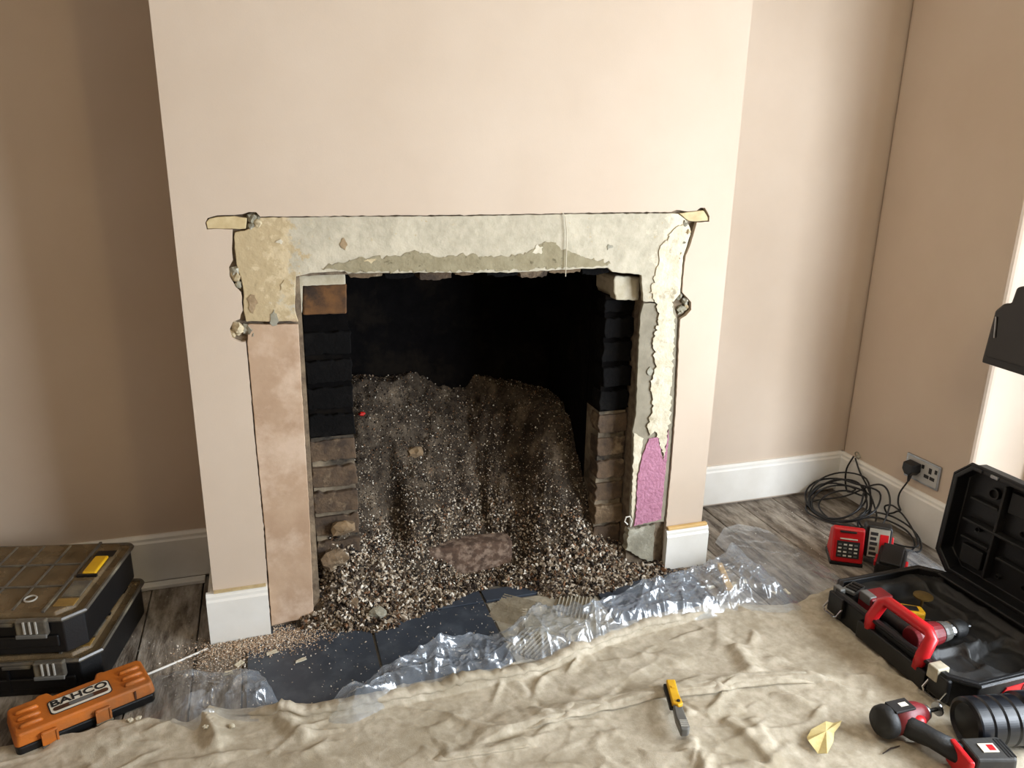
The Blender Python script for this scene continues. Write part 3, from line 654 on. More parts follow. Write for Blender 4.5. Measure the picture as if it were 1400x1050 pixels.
# general rumple: shallow swells plus many short straight creases as in stiff canvas
wx = gx + 0.05 * (fbm(gx * 4, gy * 4, 40) - 0.5); wy = gy + 0.05 * (fbm(gx * 4, gy * 4, 44) - 0.5)
z += 0.007 * (fbm(wx * 5, wy * 8, 50, 3) - 0.35)
rc = np.random.default_rng(17)
for k in range(460):
    cx, cy = rc.uniform(-0.7, 1.75), rc.uniform(-0.98, -0.24)
    L_ = rc.uniform(0.05, 0.26); th = (rc.normal(-0.75, 0.35) if rc.random() < 0.55 else rc.normal(0.25, 0.4)); bend = rc.normal(0, 1.2)
    hh = rc.uniform(0.0015, 0.0080) * (1 if rc.random() < 0.7 else -0.8); w_ = rc.uniform(0.0035, 0.010)
    ix = np.where(np.abs(us - cx) < L_)[0]
    if len(ix) < 2: continue
    sl = slice(ix[0], ix[-1] + 1)
    a_ = wx[:, sl] - cx; b_ = wy[:, sl] - cy
    t_ = (a_ * math.cos(th) + b_ * math.sin(th)) / (L_ * 0.5); s_ = -a_ * math.sin(th) + b_ * math.cos(th) + bend * (t_ * L_ * 0.5) ** 2
    z[:, sl] += hh * np.where(s_ > 0, np.exp(-(s_ / w_) ** 2), np.exp(-(s_ / (w_ * 2.2)) ** 2)) * np.clip(1 - t_ * t_, 0, 1)
z += 0.0016 * ridge(wx * 24 + wy * 9, wy * 20 - wx * 8, 63) ** 4 + 0.0007 * fbm(gx * 70, gy * 70, 64, 2)
z = np.maximum(z, 0.0068)
z[0] = np.maximum(z[0] * 0.6, 0.006)
# lie flat under what stands on it
under = sstep(1.66, 1.72, gx) * sstep(-0.88, -0.83, gy) * sstep(-0.33, -0.37, gy)
z = z * (1 - under) + 0.006 * under
CLX, CLY, CLZ = gx, gy, z
def cloth_z(x, y):
    i = np.argmin(np.abs(us - x)); j = np.argmin(np.abs(gy[:, i] - y)); return float(z[j, i])
V = np.c_[gx.ravel(), gy.ravel(), z.ravel()]
ii = np.arange(nx * ny).reshape(ny, nx)
Q = np.c_[ii[:-1, :-1].ravel(), ii[1:, :-1].ravel(), ii[1:, 1:].ravel(), ii[:-1, 1:].ravel()]
cl = bigmesh('dust_sheet', V, Q, cloth_m)
def hem(line, hgt, wid, seed):
    P = smooth_pts([(x, y, 0) for x, y in line], 14); n = len(P)
    prof = [(1.0, .15), (.75, .55), (.45, .85), (.1, 1.0), (-.18, .93), (-.32, .72), (-.33, .5), (-.22, .32), (-.02, .22)]
    vs = []
    for i, p in enumerate(P):
        t = (P[min(i + 1, n - 1)] - P[max(i - 1, 0)]).normalized(); nr = Vector((-t.y, t.x, 0))
        e = float(sstep(0, .10, i / n) * sstep(1, .88, i / n)); k = (.55 + .9 * float(fbm(np.array(i * .11), np.array(seed * 3.3), seed))) * e
        kw = .7 + .6 * float(fbm(np.array(i * .07), np.array(seed * 1.3), seed + 1))
        b0 = cloth_z(*(p + nr * wid).xy); b1 = cloth_z(*(p - nr * .012).xy)
        for s_, h_ in prof: vs.append(p + nr * (s_ * wid * kw * (.3 + .7 * e)) + Vector((0, 0, (b0 if s_ > .5 else b1) * (1 - .5 * (h_ < .3)) + hgt * h_ * k - .0015)))
    m_ = len(prof)
    fs = [(i * m_ + j, i * m_ + j + 1, (i + 1) * m_ + j + 1, (i + 1) * m_ + j) for i in range(n - 1) for j in range(m_ - 1)]
    o = B().add(vs, fs).build('folded_hem', cloth_m, cl, smooth=True)
    return o
hem([(0.0144,-0.3078),(0.1426,-0.3583),(0.2229,-0.3773),(0.3394,-0.3816),(0.4428,-0.3837),(0.5874,-0.3806),(0.7377,-0.3826),(0.8929,-0.341),(1.0608,-0.2985),(1.2031,-0.284),(1.3029,-0.2729)], .026, .034, 5)
hem([(0.6453,-0.5516),(0.7514,-0.5518),(0.8313,-0.5482),(0.9383,-0.5492),(1.0597,-0.556),(1.1691,-0.5721),(1.2281,-0.5702),(1.3397,-0.5892),(1.4492,-0.6158)], .016, .03, 9)
hem([(0.4524,-0.5885),(0.5316,-0.595),(0.6051,-0.6038),(0.6789,-0.6057)], .010, .02, 12)
sd = cl.modifiers.new('thick', 'SOLIDIFY'); sd.thickness = 0.0012; sd.offset = -1
tag(cl, 'crumpled beige canvas dust sheet spread over the floor in front of the hearth', 'dust sheet')

# ------------------------------------------------------------------ clear plastic film
def film(name, label, upper, lower, nx, ny, amp, seed, peaks=(), base=0.007, mat=film_m, along=0.12):
    """sheet between two boundary polylines (x sorted), crumpled"""
    ux = [p[0] for p in upper]; uy = [p[1] for p in upper]; lx = [p[0] for p in lower]; ly = [p[1] for p in lower]
    x0 = max(ux[0], lx[0]); x1 = min(ux[-1], lx[-1])
    a = np.linspace(x0, x1, nx); t = np.linspace(0, 1, ny)
    X = np.repeat(a[None], ny, 0)
    yu = np.interp(a, ux, uy) + 0.012 * (fbm(a * 25, a * 0, seed) - 0.47); yl = np.interp(a, lx, ly)
    Y = yu[None] * (1 - t[:, None]) + yl[None] * t[:, None]
    wx = X + 0.06 * (fbm(X * 5, Y * 5, seed + 1) - 0.5); wy = Y + 0.06 * (fbm(X * 5, Y * 5, seed + 2) - 0.5)
    # long sweeping folds with a few sharp creases
    Z = np.zeros_like(X)
    r = np.random.default_rng(seed)
    for k in range(7):
        th = along + r.normal(0, 0.28); f = r.uniform(5, 14); ph = r.uniform(0, 1)
        q = (wx * -math.sin(th) + wy * math.cos(th)) * f + ph + 0.9 * fbm(wx * 2.5, wy * 2.5, seed + 10 + k)
        tri = np.abs((q % 1) - 0.5) * 2
        tri = tri ** 1.7
        Z += tri / (2 * f) * sstep(.44, .60, fbm(X * 3.5, Y * 5, seed + 30 + k))
    Z = 0.03 * np.tanh(Z / 0.03)
    for k in range(int(80 * (x1 - x0))):
        cx = r.uniform(x0, x1); i0 = np.argmin(np.abs(a - cx)); cy = Y[int(r.uniform(.1, .9) * ny), i0]
        th = along + (r.normal(0, 0.35) if k % 3 else r.normal(0.9, 0.3)); L_ = r.uniform(.03, .13); w_ = r.uniform(.005, .014)
        t_ = ((X - cx) * math.cos(th) + (Y - cy) * math.sin(th)) / L_; s_ = -(X - cx) * math.sin(th) + (Y - cy) * math.cos(th) + r.normal(0, 1.0) * (t_ * L_) ** 2
        Z += r.uniform(.003, .012) * np.exp(-np.abs(s_ / w_)) * np.clip(1 - t_ * t_, 0, 1)
    Z += 0.006 * ridge(wx * 16, wy * 24, seed + 51) ** 5
    Z = Z + 0.006 * np.abs(fbm(wx * 22, wy * 26, seed + 52) - .47) * 4 + 0.004 * ridge(wx * 40, wy * 30, seed + 53) ** 3
    ends = sstep(0, .10, a - x0) * sstep(0, .06, x1 - a) * np.clip((yu - yl) / .09, .35, 1)
    Z = base + amp * ends[None] * Z * (sstep(0, 0.12, t) * sstep(1.0, 0.75, t))[:, None] - 0.002 * t[:, None]
    for (pxx, pyy, hh, rr) in peaks:
        d = np.hypot(X - pxx, (Y - pyy)); Z += hh * np.clip(1 - d / rr, 0, 1) ** 1.6
    V = np.c_[X.ravel(), Y.ravel(), Z.ravel()]
    ii = np.arange(nx * ny).reshape(ny, nx)
    Q = np.c_[ii[:-1, :-1].ravel(), ii[1:, :-1].ravel(), ii[1:, 1:].ravel(), ii[:-1, 1:].ravel()]
    return tag(bigmesh(name, V, Q, mat, smooth=True), label, 'plastic sheet')
lowm = [(x, y - 0.05) for x, y in zip(EX, EY)]
film('plastic_film', 'crumpled clear plastic film across the hearth tiles along the dust sheet edge',
     [(0.2342,-0.3654),(0.259,-0.3471),(0.314,-0.31),(0.3904,-0.2703),(0.4691,-0.2427),(0.6301,-0.217),(0.7666,-0.1718),(0.8404,-0.1314),(0.8732,-0.1259),(0.8991,-0.1634),(0.9841,-0.1732),(1.11,-0.1483),(1.2219,-0.1159),(1.336,-0.0891),(1.4422,-0.0661),(1.5353,0.0018),(1.62,0.0687)], lowm, 420, 170, 1.35, 71,
     peaks=[(0.84, -0.16, 0.03, 0.05), (0.80, -0.24, 0.012, 0.06), (0.45, -0.27, 0.012, 0.06), (1.15, -0.18, 0.012, 0.09), (0.55, -0.25, 0.015, 0.05)])
film('plastic_film', 'thin clear plastic film lying over the boards right of the white plinth',
     [(1.5739,0.0932),(1.6619,0.1775),(1.7312,0.1923),(1.7872,0.1419),(1.8023,0.0388),(1.8356,-0.0331),(1.8253,-0.1188),(1.832,-0.2129)], lowm, 240, 170, 0.4, 75, base=0.004, along=-0.75)
film('plastic_film', 'small bulging piece of clear plastic film between the orange case and the tiles',
     [(-0.1489,-0.1397),(-0.1361,-0.1207),(-0.0939,-0.1274),(-0.0079,-0.1528),(0.0407,-0.1815),(0.087,-0.2094),(0.1205,-0.2609),(0.1447,-0.3027),(0.1684,-0.3356)], lowm, 180, 90, 0.9, 79,
     peaks=[(0.08, -0.26, 0.03, 0.09)])
film('plastic_film', 'shiny scrap of clear plastic film behind the open tool case',
     [(2.0806,-0.1434),(2.1582,-0.1253),(2.2064,-0.1543),(2.2148,-0.1917),(2.2,-0.2501)], [(p[0], p[1] - 0.16) for p in [(2.0806,-0.1434),(2.1582,-0.1253),(2.2064,-0.1543),(2.2148,-0.1917),(2.2,-0.2501)]], 90, 60, 0.6, 83, base=0.003)

# ------------------------------------------------------------------ stacked organiser boxes
lid_m, nt, p, L = newmat('dusty_clear_lid')
tr = nt.nodes.new('ShaderNodeBsdfTransparent'); tr.inputs[0].default_value = (0.80, 0.74, 0.66, 1)
p.inputs['Base Color'].default_value = (*lin('8C7758'), 1); p.inputs['Roughness'].default_value = 0.5
ns = nt.nodes.new('ShaderNodeTexNoise'); ns.inputs['Scale'].default_value = 16; ns.inputs['Detail'].default_value = 6
mr = nt.nodes.new('ShaderNodeMapRange'); mr.inputs['From Min'].default_value = 0.3; mr.inputs['From Max'].default_value = 0.7
mr.inputs['To Min'].default_value = 0.3; mr.inputs['To Max'].default_value = 0.62
tcn = nt.nodes.new('ShaderNodeTexCoord'); L.new(tcn.outputs['Object'], ns.inputs['Vector'])
L.new(ns.outputs['Fac'], mr.inputs['Value'])
ms = nt.nodes.new('ShaderNodeMixShader'); L.new(mr.outputs[0], ms.inputs[0]); L.new(tr.outputs[0], ms.inputs[1]); L.new(p.outputs[0], ms.inputs[2])
L.new(ms.outputs[0], nt.nodes['Material Output'].inputs[0])
bin_m = pm('tan_bin', 'B09664', '8C7348', 20, 0.7, 0.2, 60, c3='3E3226', scale3=9)
bin_d = pm('dark_bin', '6E5A3C', '4A3C28', 20, 0.7, 0.2, 60)
smoke_m = pm('smoky_plastic', '5A554C', '46413A', 14, 0.3, 0.05, c3='77705F', scale3=10)
shine_m = pm('pale_rib', 'B5B2AA', 'A09D95', 14, 0.3)
def box_outline(w, d, ch, rb=0.02, inset=0.0):
    a, b = w / 2 - inset, d / 2 - inset
    pts = [(-a + ch, -b), (a - ch, -b), (a, -b + ch)]
    for k in range(5):
        t = R(k * 22.5); pts.append((a - rb + rb * math.cos(t), b - rb + rb * math.sin(t)))
    for k in range(5):
        t = R(90 + k * 22.5); pts.append((-a + rb + rb * math.cos(t), b - rb + rb * math.sin(t)))
    return pts + [(-a, -b + ch)]
def tub(poly_o, poly_i, z0, zi, z1):
    """open tray: outer outline, inner outline, floor at zi"""
    b = B(); n = len(poly_o)
    vs = [(x, y, z0) for x, y in poly_o] + [(x, y, z1) for x, y in poly_o] + [(x, y, z1) for x, y in poly_i] + [(x, y, zi) for x, y in poly_i]
    fs = [tuple(range(n))[::-1], tuple(range(3 * n, 4 * n))]
    for i in range(n):
        j = (i + 1) % n
        for k in range(3): fs.append((k * n + i, k * n + j, (k + 1) * n + j, (k + 1) * n + i))
    return b.add(vs, fs)
def make_organiser():
    o = empty('organiser_box')
    Wd, Dp, H = 0.446, 0.355, 0.112
    ol = box_outline(Wd, Dp, 0.036)
    tub([(x * 0.975, y * 0.97) for x, y in ol], [(x * 0.95, y * 0.94) for x, y in ol], 0.0, 0.012, 0.088).build('tray', blackpl, o, bevel=0.003)
    k = 0
    for r in range(3):
        for c in range(5):
            x = -0.172 + c * 0.068; y = 0.112 - r * 0.105
            q = [(x - .031, y - .049), (x + .031, y - .049), (x + .031, y + .049), (x - .031, y + .049)]
            qi = [(x - .028, y - .046), (x + .028, y - .046), (x + .028, y + .046), (x - .028, y + .046)]
            tub(q, qi, 0.0125, 0.03 + 0.012 * ((k * 7) % 3), 0.084).build('bin', bin_d if (k * 5) % 3 == 0 else bin_m, o); k += 1
    B().prism(ol, 0.0885, 0.093).prism([(x * 0.93 - .008, y * 0.93) for x, y in ol], 0.0931, 0.104, top=0.985).build('lid', lid_m, o, bevel=0.002)
    lidrim = B().tube([(x * 0.992, y * 0.992, 0.092) for x, y in ol], 0.0055, 6, closed=True).build('lid_rim', smoke_m, o)
    for y in (0.055, -0.05): B().bb((-0.2, y - .003, 0.104), (0.135, y + .003, 0.107)).build('lid_rib', smoke_m, o)
    for x in (-0.138, -0.07, -0.002, 0.066): B().bb((x - .0025, -0.15, 0.104), (x + .0025, 0.155, 0.1065)).build('lid_rib', smoke_m, o)
    B().bb((0.137, -0.165, 0.104), (0.143, 0.165, 0.109)).build('lid_rib', smoke_m, o)
    B().tube([(0.085 + 0.013 * math.cos(t * R(20)), -0.105 + 0.013 * math.sin(t * R(20)), 0.106) for t in range(18)], 0.0022, 5, closed=True).build('emblem_ring', shine_m, o)
    yh = B().bb((0.158, 0.0, 0.1035), (0.192, 0.085, 0.112)).build('handle_grip', yellow_m, o, bevel=0.005)
    B().bb((0.150, -0.012, 0.1035), (0.198, -0.004, 0.110)).build('grip_recess', blackpl, yh)
    B().bb((0.150, 0.09, 0.1035), (0.198, 0.12, 0.1055)).build('grip_recess', blackpl, yh)
    B().bb((0.152, -0.10, 0.1035), (0.196, -0.03, 0.107)).build('lid_pad', smoke_m, o, bevel=0.004)
    B().bb((0.150, -0.14, 0.1035), (0.197, -0.108, 0.106)).build('lid_pad', pm('amber_pad', '9A7A3E', '7E622E', 20, 0.5), o, bevel=0.003)
    for sx in (-1, 1):
        lt = B().bb((sx * 0.122 - .034, -0.193, 0.058), (sx * 0.122 + .034, -0.176, 0.101)).build('latch', smoke_m, o, bevel=0.004)
        B().bb((sx * 0.122 - .034, -0.197, 0.056), (sx * 0.122 + .034, -0.192, 0.066)).build('latch_lip', greypl, lt, bevel=0.002)
        for k in (-1, 0, 1): B().bb((sx * 0.122 + k * .013 - .0018, -0.196, 0.068), (sx * 0.122 + k * .013 + .0018, -0.1925, 0.099)).build('latch_rib', shine_m, lt)
        B().bb((sx * 0.122 - .105 * 1, -0.186, 0.082), (sx * 0.122 - .042, -0.172, 0.091)).build('lid_flange', smoke_m, o, bevel=0.002)
    B().bb((-0.17, -0.178, 0.02), (0.17, -0.170, 0.05)).build('front_panel', blackpl, o, bevel=0.003)
    for x in (-0.06, 0.02): B().bb((x, -0.179, 0.015), (x + .006, -0.1705, 0.075)).build('front_rib', blackpl, o)
    return o
og = make_organiser()
og.location = (-0.445, 0.076, 0.0); og.rotation_euler.z = R(-10.5)
tag(og, 'black organiser box with dusty clear lid, bottom of the stack by the alcove skirting', 'tool box', 'stacked organiser boxes')
og2 = copy_tree(og)
og2.location = (-0.462, 0.085, 0.112); og2.rotation_euler.z = R(-12)
tag(og2, 'black organiser box with dusty clear lid, on top of the stack by the alcove skirting', 'tool box', 'stacked organiser boxes')

# ------------------------------------------------------------------ orange bit case
oc = empty('bit_case', (-0.278, -0.222, 0.0), R(23))
oc.rotation_euler = (R(3), 0, R(23))
ol = [(-.137, -.052), (.137, -.052), (.143, -.045), (.143, .045), (.136, .053), (.062, .056), (.056, .060), (.044, .060), (.036, .040), (-.052, .040), (-.060, .058), (-.080, .060), (-.088, .052), (-.136, .052), (-.143, .045), (-.143, -.045)]
B().prism([(x * 0.985, y * 0.98) for x, y in ol], 0.006, 0.03).build('case_base', blackpl, oc, bevel=0.004)
ol_o = B().prism(ol, 0.0305, 0.062, top=0.965).build('case_lid', orange_m, oc, bevel=0.006, seg=3)
for sx in (-1, 1):
    for k in range(3):
        B().tube([(sx * 0.105 - .022, -.028 + k * .024, 0.0615), (sx * 0.105 - .018, -.028 + k * .024, 0.0645), (sx * 0.105 + .018, -.028 + k * .024, 0.0645), (sx * 0.105 + .022, -.028 + k * .024, 0.0615)], [.003, .0055, .0055, .003], 8).build('grip_ridge', orange_m, ol_o, smooth=True)
for x in (-0.078, 0.028):
    lt = B().bb((x - .016, -.0595, 0.014), (x + .016, -.0515, 0.050)).build('latch', orange_m, oc, bevel=0.003)
    B().bb((x - .018, -.0625, 0.010), (x + .018, -.0555, 0.017)).build('latch_tongue', smoke_m, lt, bevel=0.002)
    for q in (-.014, .014): B().bb((x + q - .002, -.0615, 0.02), (x + q + .002, -.0595, 0.048)).build('latch_rib', orange_m, lt)
B().bb((0.096, -.053, 0.034), (0.100, -.0495, 0.056)).build('side_groove', labelb_m, oc)
def rrect(w, h, r, n=5):
    pts = []
    for cx, cy, a0 in ((w/2 - r, h/2 - r, 0), (-w/2 + r, h/2 - r, 90), (-w/2 + r, -h/2 + r, 180), (w/2 - r, -h/2 + r, 270)):
        pts += [(cx + r * math.cos(R(a0 + 90 * k / n)), cy + r * math.sin(R(a0 + 90 * k / n))) for k in range(n + 1)]
    return pts
zt = 0.0622
pl = B().prism([(x - .004, y - .004) for x, y in rrect(0.126, 0.050, .010)], zt - .001, zt + .0008).build('label_border', labelk_m, oc)
B().prism([(x - .004, y - .004) for x, y in rrect(0.121, 0.046, .009)], zt, zt + .0013).build('label_plate', labelw_m, oc)
B().prism([(x - .004, y - .014) for x, y in rrect(0.112, 0.013, .0062)], zt, zt + .0018).build('label_bar', labelb_m, oc)
B().prism([(x - .004, y - .014) for x, y in rrect(0.05, 0.010, .0046)], zt, zt + .0022).build('label_oval', greypl, oc)
text_mesh('label_lettering', 'BAHCO', 0.030, labelk_m, oc, Matrix.Translation((-.004, .005, zt + .0018)) @ Matrix.Diagonal((1.12, 0.95, 1, 1)), bold=0.0007)
tag(oc, 'orange plastic bit case with a BAHCO label lying in front of the organiser boxes', 'case')

# white cord end running from the orange case to the plinth
a, b = [(-0.1696,-0.1085),(-0.0248,-0.0357)]
tag(B().tube([(a[0], a[1], .0035), ((a[0] + b[0]) / 2 + .004, (a[1] + b[1]) / 2, .0035), (b[0], b[1] - .002, .0035)], 0.003, 6).build('white_cord', white_gloss),
    'thin white cord on the boards between the orange case and the left plinth', 'cord')

# ------------------------------------------------------------------ socket, plug and cords on the right wall
so = empty('wall_socket', (XR, -0.029, 0.235))
B().bb((-.006, -.073, -.043), (0, .073, .043)).build('face_plate', steel_m, so, bevel=0.0015)
B().bb((-.0072, -.066, -.036), (-.006, .066, .036)).build('insert', pm('grey_insert', 'B5B3AE', 'A5A39E', 20, 0.4), so)
for dy, dz, sy, sz in ((-.034, .014, .006, .010), (-.046, -.010, .010, .006), (-.022, -.010, .010, .006)):
    B().bb((-.0078, dy - sy, dz - sz), (-.007, dy + sy, dz + sz)).build('pin_hole', labelk_m, so)
B().bb((-.010, -.062, .012), (-.007, -.053, .026)).build('switch', blackpl, so, bevel=0.001)
B().bb((-.010, -.008, .012), (-.007, .001, .026)).build('switch', blackpl, so, bevel=0.001)
tag(so, 'brushed steel double wall socket above the right skirting', 'socket')
pg = empty('mains_plug', (XR - .008, 0.0, 0.238))
pb = B().prism([(-.025, .022), (-.027, -.008), (-.012, -.026), (.012, -.026), (.027, -.008), (.025, .022)], 0, 0.034, Matrix(((0, 0, -1, 0), (1, 0, 0, 0), (0, 1, 0, 0), (0, 0, 0, 1))), top=0.85).build('plug_body', blackpl, pg, bevel=0.003)
B().tube([(-.016, 0, -.022), (-.017, 0, -.036), (-.018, .001, -.05)], [.008, .006, .004], 8).build('strain_relief', rubber_m, pg)
tag(pg, 'black three-pin plug in the steel double socket', 'plug')
kn = [(0.0207,0.135),(0.0191,0.0963),(0.0044,0.0749)]
c1 = [(XR - .026, .001, .188)] + [(2.255, y, zz) for y, zz in kn]
c1 += [(2.24, .03, .085), (2.235, .055, .07), (2.245, .05, .045), (2.24, .02, .06), (2.245, .0, .075), (2.24, -.04, .065), (2.225, -.10, .04), (2.20, -.14, .02), (2.17, -.10, .006), (2.14, -.02, .007), (2.13, .05, .02),
       (2.16, .07, .05), (2.22, .02, .055), (2.24, -.06, .045), (2.22, -.13, .03), (2.18, -.16, .012), (2.13, -.08, .012), (2.11, .02, .012), (2.14, .06, .03), (2.2, .03, .04), (2.235, -.05, .03), (2.21, -.12, .012), (2.15, -.14, .006), (2.08, -.10, .006)]
tag(B().tube(smooth_pts(c1, 6), 0.0032, 6).build('power_cord', cable_m, smooth=True), 'black power cord tangled below the steel wall socket', 'cord')
# coil below the small hole in the wall
def coil(cx, cy, n, seed, rx=.085, ry=.13):
    r = random.Random(seed); pts = []
    for k in range(n):
        ax = rx * r.uniform(.75, 1.15); ay = ry * r.uniform(.75, 1.1); ox = r.uniform(-.02, .02); oy = r.uniform(-.025, .025); tl = r.uniform(.35, .8)
        for j in range(9):
            t = 2 * math.pi * j / 9
            x = cx + ox + ax * math.cos(t); y = cy + oy + ay * math.sin(t)
            x = min(x, XR - .03); pts.append((x, y, max(.005, .006 + tl * (x - cx + rx * .75) + r.uniform(0, .008))))
    return pts
hs = [(0.2688,0.174),(0.2851,0.1193),(0.2821,0.0657),(0.2629,0.0312)]
c2 = [(XR - .022, hs[0][0], hs[0][1])] + [(2.258, y, max(zz, .02)) for y, zz in hs[1:]] + coil(2.14, .17, 7, 3)
tag(B().tube(smooth_pts(c2, 5), 0.0034, 6).build('coiled_cable', cable_m, smooth=True), 'black cable coiled on the boards in the alcove corner', 'cable')
hs2 = [(0.264,0.17),(0.2211,0.1309),(0.1614,0.0974),(0.1039,0.0501),(0.0722,0.0184)]
c3 = [(XR - .022, hs2[0][0] - .004, hs2[0][1])] + [(2.26 - .012 * i, y, zz) for i, (y, zz) in enumerate(hs2[1:])] + [(2.15, .03, .012), (2.06, .10, .006), (2.03, .2, .006), (2.10, .27, .006), (2.19, .2, .05), (2.235, .12, .125), (2.245, .07, .13), (2.23, .03, .08), (2.16, -.0, .012), (2.08, .04, .006), (2.05, -.04, .006)]
tag(B().tube(smooth_pts(c3, 7), 0.0034, 6).build('coiled_cable', cable_m, smooth=True), 'black cable arching from the small hole in the right wall', 'cable')
hp = [(0.276,0.1774),(0.2533,0.1803),(0.2959,0.1786)]
ch = empty('cable_outlet', (XR, hp[0][0], hp[0][1]))
B().tube([(-.001, 0.010 * math.cos(R(24 * t)), .009 * math.sin(R(24 * t))) for t in range(15)], .0025, 5, closed=True).build('hole_rim', mortar_m, ch)
B().blob((-.006, -.014, -.004), (.008, .010, .007), 4, .4, 2).build('plaster_crumble', mortar_m, ch)
tag(ch, 'small rough cable hole in the right wall near the corner', 'cable hole')

# ------------------------------------------------------------------ charger and battery packs
def battery(name, label, loc, rot, body=blackpl, lab=True, cat='battery'):
    o = empty(name, loc, rot=rot)
    b = B().prism([(-.038, -.055), (.038, -.055), (.042, -.045), (.042, .05), (.036, .058), (-.036, .058), (-.042, .05), (-.042, -.045)], 0, .055, top=.92).build('battery_body', body, o, bevel=0.004)
    B().bb((-.030, -.05, .0551), (.030, .05, .066)).build('contact_rail', body, o, bevel=0.003)
    for s in (-1, 1): B().bb((s * .043 - .004, -.02, .018), (s * .043 + .004, .02, .036)).build('release_button', redpl, o, bevel=0.002)
    if lab == 'top':
        lp = B().bb((-.030, -.046, .0661), (.030, .046, .0675)).build('label_plate', pm('label_grey', 'A39D90', '8F897C', 20, 0.5), o)
        B().bb((.002, -.042, .0676), (.027, .030, .0682)).build('label_stripe', redpl, lp)
        for k in range(5): B().bb((-.026, -.040 + k * .016, .0676), (-.004 - .004 * (k % 2), -.030 + k * .016, .0682)).build('label_mark', labelk_m, lp)
    elif lab:
        lp = B().bb((-.034, -.0567, .008), (.034, -.0545, .046)).build('label_plate', labelw_m, o)
        B().bb((.004, -.0572, .010), (.032, -.0566, .044)).build('label_stripe', redpl, lp)
        for k in range(4): B().bb((-.030, -.0572, .012 + k * .008), (-.006 - .004 * (k % 2), -.0566, .017 + k * .008)).build('label_mark', labelk_m, lp)
    return tag(o, label, cat)
cg = empty('battery_charger', (1.925, -0.115, 0.0), R(-32))
B().bb((-.05, -.045, 0), (.05, .06, .012)).build('charger_base', blackpl, cg, bevel=0.003)
prof = [(-.046, .0121), (-.020, .118), (-.008, .124), (.03, .10), (.052, .0121)]
Mx = Matrix(((0, 0, 1, -.048), (1, 0, 0, 0), (0, 1, 0, 0), (0, 0, 0, 1)))
hsn = B().prism(prof, 0, .096, Mx).build('charger_housing', redpl, cg, bevel=0.006, seg=3)
tilt = Matrix.Translation((0, -.0335, .063)) @ Matrix.Rotation(math.atan2(.026, .106), 4, 'X') @ Matrix.Rotation(0, 4, 'Z')
tilt = Matrix.Translation((0, -.0335, .063)) @ Matrix.Rotation(-math.atan2(.026, .106), 4, 'X')
panel = B().bb((-.034, -.003, -.035), (.034, .002, .018), tilt).build('printed_panel', labelk_m, hsn)
for r_ in range(4):
    for c_ in range(4): B().bb((-.030 + c_ * .016, -.0036, -.031 + r_ * .012), (-.020 + c_ * .016, -.003, -.026 + r_ * .012), tilt).build('panel_mark', labelw_m if (r_ + c_) % 3 else greypl, hsn)
B().bb((-.026, -.0033, .024), (.026, -.001, .028), tilt).build('panel_line', labelw_m, hsn)
B().bb((-.028, -.005, .0455), (.022, .012, .052), tilt).build('top_slot', labelk_m, hsn, bevel=0.002)
tag(cg, 'red battery charger with a black printed panel standing on the boards', 'charger')
bt = battery('battery_pack', 'black battery pack with red and white label standing beside the red charger', (2.035, -0.125, 0.0), (R(90), 0, R(-32)), lab='top')
bt.rotation_euler = (R(-12), 0, R(-38)); bt.location = (2.03, -0.135, 0.052)
bt.rotation_euler = (R(75), 0, R(-38)); bt.location = (2.035, -0.125, 0.062)
for c_ in list(bt.children):
    if c_.name.startswith('label_plate'): bpy.data.objects.remove(c_.children[0]) if False else None
b2 = battery('battery_pack', 'plain black battery pack lying between the charger and the open case', (2.0, -0.235, 0.0), (0, 0, R(25)), lab=False)
b2.rotation_euler = (R(12), R(0), R(-50)); b2.location = (2.0, -0.232, 0.014)

# ------------------------------------------------------------------ open tool case
X0, X1, Y0, Y1 = 1.655, 2.03, -0.815, -0.345
tcx, tcy = (X0 + X1) / 2, (Y0 + Y1) / 2
tc_ = empty('tool_case', (tcx, tcy, 0.0075))
Wc, Dc = X1 - X0, Y1 - Y0
def cham(w, d, c): a, b = w / 2, d / 2; return [(-a + c, -b), (a - c, -b), (a, -b + c), (a, b - c), (a - c, b), (-a + c, b), (-a, b - c), (-a, -b + c)]
tub(cham(Wc, Dc, .045), cham(Wc - .022, Dc - .022, .04), 0, .02, .088).build('case_tray', blackpl, tc_, bevel=0.003)
B().tube([(x, y, .083) for x, y in cham(Wc + .004, Dc + .004, .046)], .006, 6, closed=True).build('case_rim', blackpl, tc_)
# moulded insert with hollows
ins_m = pm('dusty_insert', '161513', '0D0C0B', 12, 0.6, 0.2, 60, c3='24221E', scale3=9, lo3=0.5, hi3=0.7)
gxx, gyy = np.meshgrid(np.linspace(-Wc / 2 + .012, Wc / 2 - .012, 70), np.linspace(-Dc / 2 + .012, Dc / 2 - .012, 84))
hz_ = np.full_like(gxx, .068)
def hollow(cx, cy, rx, ry, dep, ang=0, sh=4):
    global hz_
    u_ = (gxx - cx) * math.cos(ang) + (gyy - cy) * math.sin(ang); v_ = -(gxx - cx) * math.sin(ang) + (gyy - cy) * math.cos(ang)
    d_ = (np.abs(u_ / rx) ** sh + np.abs(v_ / ry) ** sh) ** (1 / sh)
    hz_ = np.minimum(hz_, .068 - dep * (1 - sstep(.85, 1.08, d_)))
hollow(-.02, .09, .14, .10, .04); hollow(.0, -.03, .15, .05, .03); hollow(.06, -.135, .10, .055, .045, .3); hollow(-.09, -.13, .05, .04, .02); hollow(.13, .0, .03, .17, .02)
hollow(.02, -.17, .05, .02, .03, .2)
for k in range(6): hz_ = np.where((np.abs(gyy + .09 - .012 * k * 0) < .001), hz_, hz_)
